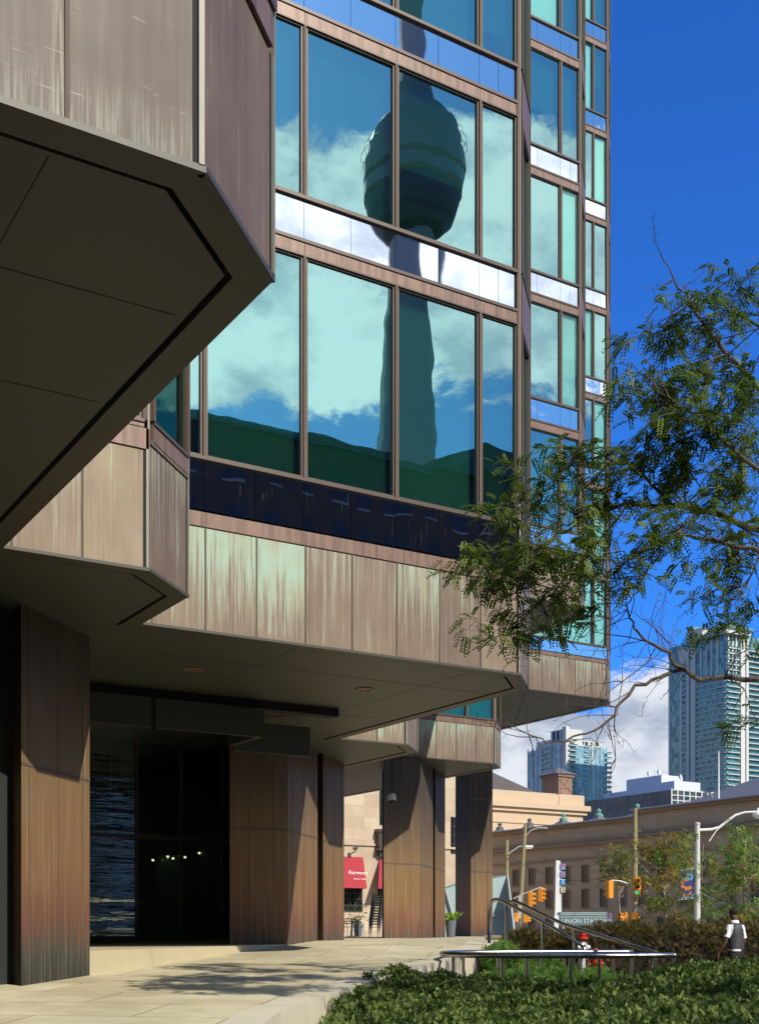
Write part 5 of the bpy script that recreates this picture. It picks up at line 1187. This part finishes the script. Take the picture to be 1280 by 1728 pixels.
    for pp in ([(1110, 1085, 14.2), (1090, 1120, 14.1), (1050, 1150, 14), (1010, 1180, 13.9), (990, 1210, 13.9)], [(1025, 1215, 13.9), (1032, 1250, 13.9), (1038, 1280, 13.9), (1025, 1300, 13.9)], [(1062, 1005, 13.9), (1040, 985, 13.9), (1020, 1000, 13.9)], [(1092, 1083, 14.1), (1060, 1075, 14), (1020, 1070, 14), (995, 1065, 14)], [(1150, 1130, 14.3), (1140, 1100, 14.3), (1105, 1060, 14.2), (1098, 1045, 14.2)]):
        P = [pt(*a) for a in pp]; tw.tube(P, [.008 - .005 * i / (len(P) - 1) for i in range(len(P))], 4, cap=False); twigs(P, 5, .5)
    tw.build('twigs', M['bark'], t)
locust()

def small_tree(lab, u, d, zt, rad, mats, seed, dens=28, zlo=.30):
    r = random.Random(seed); b = pt(u, HV, d); base = Vector((b.x, b.y, -1.5)); t = empty('street_tree', tuple(base), lab, 'tree', 'young trees along the street')
    H = zt + 1.5; g = MB(); tr = limb(g, [base, base + Vector((.03, 0, H * .3)), base + Vector((-.02, .05, H * .55)), base + Vector((.05, 0, H * .92))], .075, .02, 8, .03, r)
    g.build('trunk', M['palebark'], t)
    cr = [MB() for _ in mats]
    for i in range(34):
        z = r.uniform(zlo, 1.0); a = r.uniform(0, 6.28); q = rad * r.uniform(.25, 1) * (1.15 - abs(z - .62) * 1.1); s = base + Vector((0, 0, H * min(z * .85, .9)))
        e = base + Vector((math.cos(a) * q, math.sin(a) * q, H * z)); bb = MB(); m = s.lerp(e, .5) + Vector((0, 0, .12))
        if i < 14: limb(bb, [s, m, e], .022, .006, 5, .04, r); bb.build('branch', M['palebark'], t)
        c = cr[0 if r.random() < .7 or len(mats) == 1 else 1]
        for k in range(dens):
            p = s.lerp(e, r.uniform(.45, 1.1)) + Vector((r.gauss(0, .26), r.gauss(0, .26), r.gauss(0, .13)))
            compound(c, p, Vector((r.uniform(-1, 1), r.uniform(-1, 1), r.uniform(-.7, .2))), .22, r, 3, .12, .045)
    for c, m in zip(cr, mats): c.build('crown', m, t)
small_tree('young street tree with thin golden autumn foliage behind the hedge', 1122, 50, 4.1, 1.6, [M['autumn'], M['green2']], 21)
small_tree('leafy green young tree right of the banner, behind the walking man', 1256, 47, 4.0, 1.75, [M['green2'], M['autumn']], 22)
small_tree('young tree with yellowing green leaves directly behind the white lamp post', 1185, 68, 5.3, 2.1, [M['green2'], M['autumn']], 24)
small_tree('sparse green and gold young tree beside the wooden signal pole', 1046, 78, 5.6, 2.1, [M['autumn'], M['green2']], 25, 22, .66)

# ------------------------------------------------------------------ the walking man
def man():
    d = 25.5; l0 = (1241 - 640) / FPX * d; zf = -1.33; ya = R(22); cy, sy = math.cos(ya), math.sin(ya)
    T = lambda x, y, z: dl(d + x * sy + y * cy, l0 + x * cy - y * sy, zf + z)
    p0 = T(0, 0, 0); t = empty('person', tuple(p0), 'man in a white short sleeved shirt, dark grey waistcoat and black trousers walking away', 'person')
    skin = plain('dark_brown_skin', (.13, .058, .034), .5, 0, .1, 10)
    # body: one skinned surface
    J = {}; V = []; E = []; Rr = []
    def j(n, x, y, z, r, par=None):
        J[n] = len(V); V.append(tuple(T(x, y, z))); Rr.append(r)
        if par: E.append((J[par], J[n]))
    j('pel', 0, 0, .98, .12); j('sp', 0, .01, 1.15, .115, 'pel'); j('ch', 0, .02, 1.33, .125, 'sp'); j('up', 0, .02, 1.45, .085, 'ch'); j('nk', 0, .03, 1.53, .05, 'up'); j('hd0', -.005, .05, 1.61, .07, 'nk'); j('hd', -.01, .065, 1.70, .088, 'hd0'); j('hd2', -.012, .07, 1.77, .062, 'hd')
    j('nose', -.03, .155, 1.665, .018, 'hd'); 
    for s, n in ((-1, 'l'), (1, 'r')):
        j('sh' + n, .16 * s, .02, 1.43, .055, 'up'); el = (-.245, .0, 1.13) if s < 0 else (.225, .02, 1.13); wr = (-.345, .10, .90) if s < 0 else (.225, .13, .90)
        j('um' + n, (.16 * s + el[0]) / 2 + .02 * s, (.02 + el[1]) / 2, 1.29, .05, 'sh' + n); j('el' + n, *el, .04, 'um' + n); j('fa' + n, (el[0] + wr[0]) / 2, (el[1] + wr[1]) / 2, (el[2] + wr[2]) / 2, .038, 'el' + n); j('wr' + n, *wr, .026, 'fa' + n)
        hx, hy, hz = wr[0] - .01, wr[1] + .02, wr[2] - .07; j('pm' + n, hx, hy, hz, .033, 'wr' + n)
        for f in range(4): j(f'f{f}{n}', hx - .02 + .0, hy + .03 - f * .02, hz - .05 - (.01 if f in (1, 2) else 0), .0095, 'pm' + n); j(f'g{f}{n}', hx - .01 * s * 0 + .005, hy + .035 - f * .02, hz - .095 - (.012 if f in (1, 2) else 0), .0085, f'f{f}{n}')
        j('th' + n, hx + .025, hy + .045, hz - .01, .011, 'pm' + n); j('ti' + n, hx + .03, hy + .06, hz - .05, .009, 'th' + n)
        ky = .16 if s > 0 else -.04; ay = .12 if s > 0 else -.30
        j('hp' + n, .09 * s, 0, .93, .09, 'pel'); j('kn' + n, .10 * s, ky, .52, .058, 'hp' + n); j('cf' + n, .10 * s, (ky + ay) / 2 - .02, .34, .056, 'kn' + n); j('an' + n, .10 * s, ay, .09, .036, 'cf' + n); j('to' + n, .11 * s, ay + .16, .035, .034, 'an' + n)
        j('ea' + n, -.012 + .095 * s, .06, 1.685, .018, 'hd')
    me = bpy.data.meshes.new('body'); me.from_pydata(V, E, []); o = bpy.data.objects.new('tmp', me); C.objects.link(o)
    sk = o.modifiers.new('s', 'SKIN'); sd = o.modifiers.new('d', 'SUBSURF'); sd.levels = 2
    for i, q in enumerate(me.skin_vertices[0].data): q.radius = (Rr[i], Rr[i]); q.use_root = (i == 0)
    bpy.context.view_layer.update(); m2 = bpy.data.meshes.new_from_object(o.evaluated_get(bpy.context.evaluated_depsgraph_get())); bpy.data.objects.remove(o)
    m2.materials.clear(); m2.materials.append(skin); m2.polygons.foreach_set('use_smooth', [True] * len(m2.polygons))
    b = bpy.data.objects.new('body', m2); C.objects.link(b); b.parent = t; b.matrix_parent_inverse = Matrix.Translation(-t.location)
    def loft(name, rings, mat, n=22, fold=.006):
        g = MB(); rows = []
        for k, (x, y, z, a, bb) in enumerate(rings):
            base = len(g.v)
            for i in range(n):
                q = 2 * math.pi * i / n; f = 1 + fold / .2 * math.sin(q * 5 + k * 1.7) * .6
                ex = math.copysign(abs(math.cos(q)) ** .85, math.cos(q)); g.v.append(tuple(T(x + a * ex * f, y + bb * math.sin(q) * f, z)))
            rows.append(base)
        for A, B in zip(rows, rows[1:]):
            for i in range(n):
                g.f.append((A + i, A + (i + 1) % n, B + (i + 1) % n, B + i)); g.uv += [(0, 0)] * 4; g.tone.append(.5); g.pat.append(.5); g.mi.append(0)
        return g.build(name, mat, t, smooth=True)
    white = plain('white_shirt_cotton', (.80, .80, .82), .8, 0, .03, 8); vest = plain('charcoal_waistcoat', (.045, .045, .052), .6, 0, .2, 12); blk = plain('black_trousers', (.012, .012, .014), .7)
    loft('shirt', [(0, 0, .90, .165, .125), (0, .0, .98, .165, .12), (0, .01, 1.1, .160, .118), (0, .02, 1.28, .185, .13), (0, .02, 1.40, .198, .118), (0, .02, 1.455, .165, .095), (0, .03, 1.505, .085, .07), (0, .03, 1.52, .068, .065)], white)
    loft('collar', [(0, .03, 1.505, .07, .068), (0, .035, 1.555, .062, .062), (0, .035, 1.557, .072, .072), (0, .03, 1.50, .09, .085)], white, fold=0)
    for s in (-1, 1):
        el = (-.225, .005, 1.20) if s < 0 else (.212, .02, 1.19); sh = (.15 * s, .02, 1.425); g = MB()
        ps = [T(*[sh[i] + (el[i] - sh[i]) * k for i in range(3)]) for k in (-.12, .2, .5, .8, 1.0)]; g.tube(ps, [.058, .068, .064, .062, .066], 14, cap=False); g.build('sleeve', white, t, smooth=True)
    loft('waistcoat', [(0, .0, .955, .178, .135), (0, 0, .97, .18, .138), (0, .01, 1.1, .172, .13), (0, .02, 1.26, .180, .142), (0, .02, 1.36, .172, .138), (0, .02, 1.43, .158, .124), (0, .02, 1.475, .12, .102), (0, .03, 1.505, .08, .078)], vest, fold=.012)
    loft('shirt_tail', [(-.05, -.02, .925, .135, .125), (-.05, -.02, .965, .14, .128)], white)
    g = loft('trousers', [(0, 0, .80, .18, .13), (0, 0, .88, .182, .135), (0, 0, .96, .172, .128), (0, 0, .985, .168, .125)], blk)
    for s in (-1, 1):
        ky = .16 if s > 0 else -.04; ay = .12 if s > 0 else -.30; g = MB()
        g.tube([T(.09 * s, 0, .93), T(.095 * s, ky * .5, .72), T(.10 * s, ky, .52), T(.10 * s, (ky + ay) / 2, .32), T(.10 * s, ay, .07)], [.105, .10, .08, .075, .075], 14, cap=False); g.build('trouser_leg', blk, t, smooth=True)
        g = MB(); g.tube([T(.10 * s, ay - .05, .05), T(.10 * s, ay + .03, .06), T(.11 * s, ay + .12, .045), T(.115 * s, ay + .2, .03)], [.045, .052, .045, .025], 10); g.build('shoe', black, t, smooth=True)
    g = MB(); n = 14
    for i in range(7):
        for k in range(n):
            a0, a1 = R(90 - i * 16), R(90 - (i + 1) * 16); b0, b1 = 2 * math.pi * k / n, 2 * math.pi * (k + 1) / n
            def f(a, q):
                dn = .03 if math.sin(q) < 0 and a < R(25) else 0
                return T(-.012 + .094 * math.cos(a) * math.cos(q), .06 + .103 * math.cos(a) * math.sin(q) - .006, 1.71 + .1 * math.sin(a) + dn * 0)
            if math.sin((b0 + b1) / 2) > .25 and i >= 4 or i >= 5 and abs(math.cos((b0 + b1) / 2)) > .8 or i == 6: continue
            g.face([f(a0, b0), f(a0, b1), f(a1, b1), f(a1, b0)])
    g.build('hair', plain('short_black_hair', (.010, .008, .007), .9, 0, .4, 40), t, smooth=True)
man()
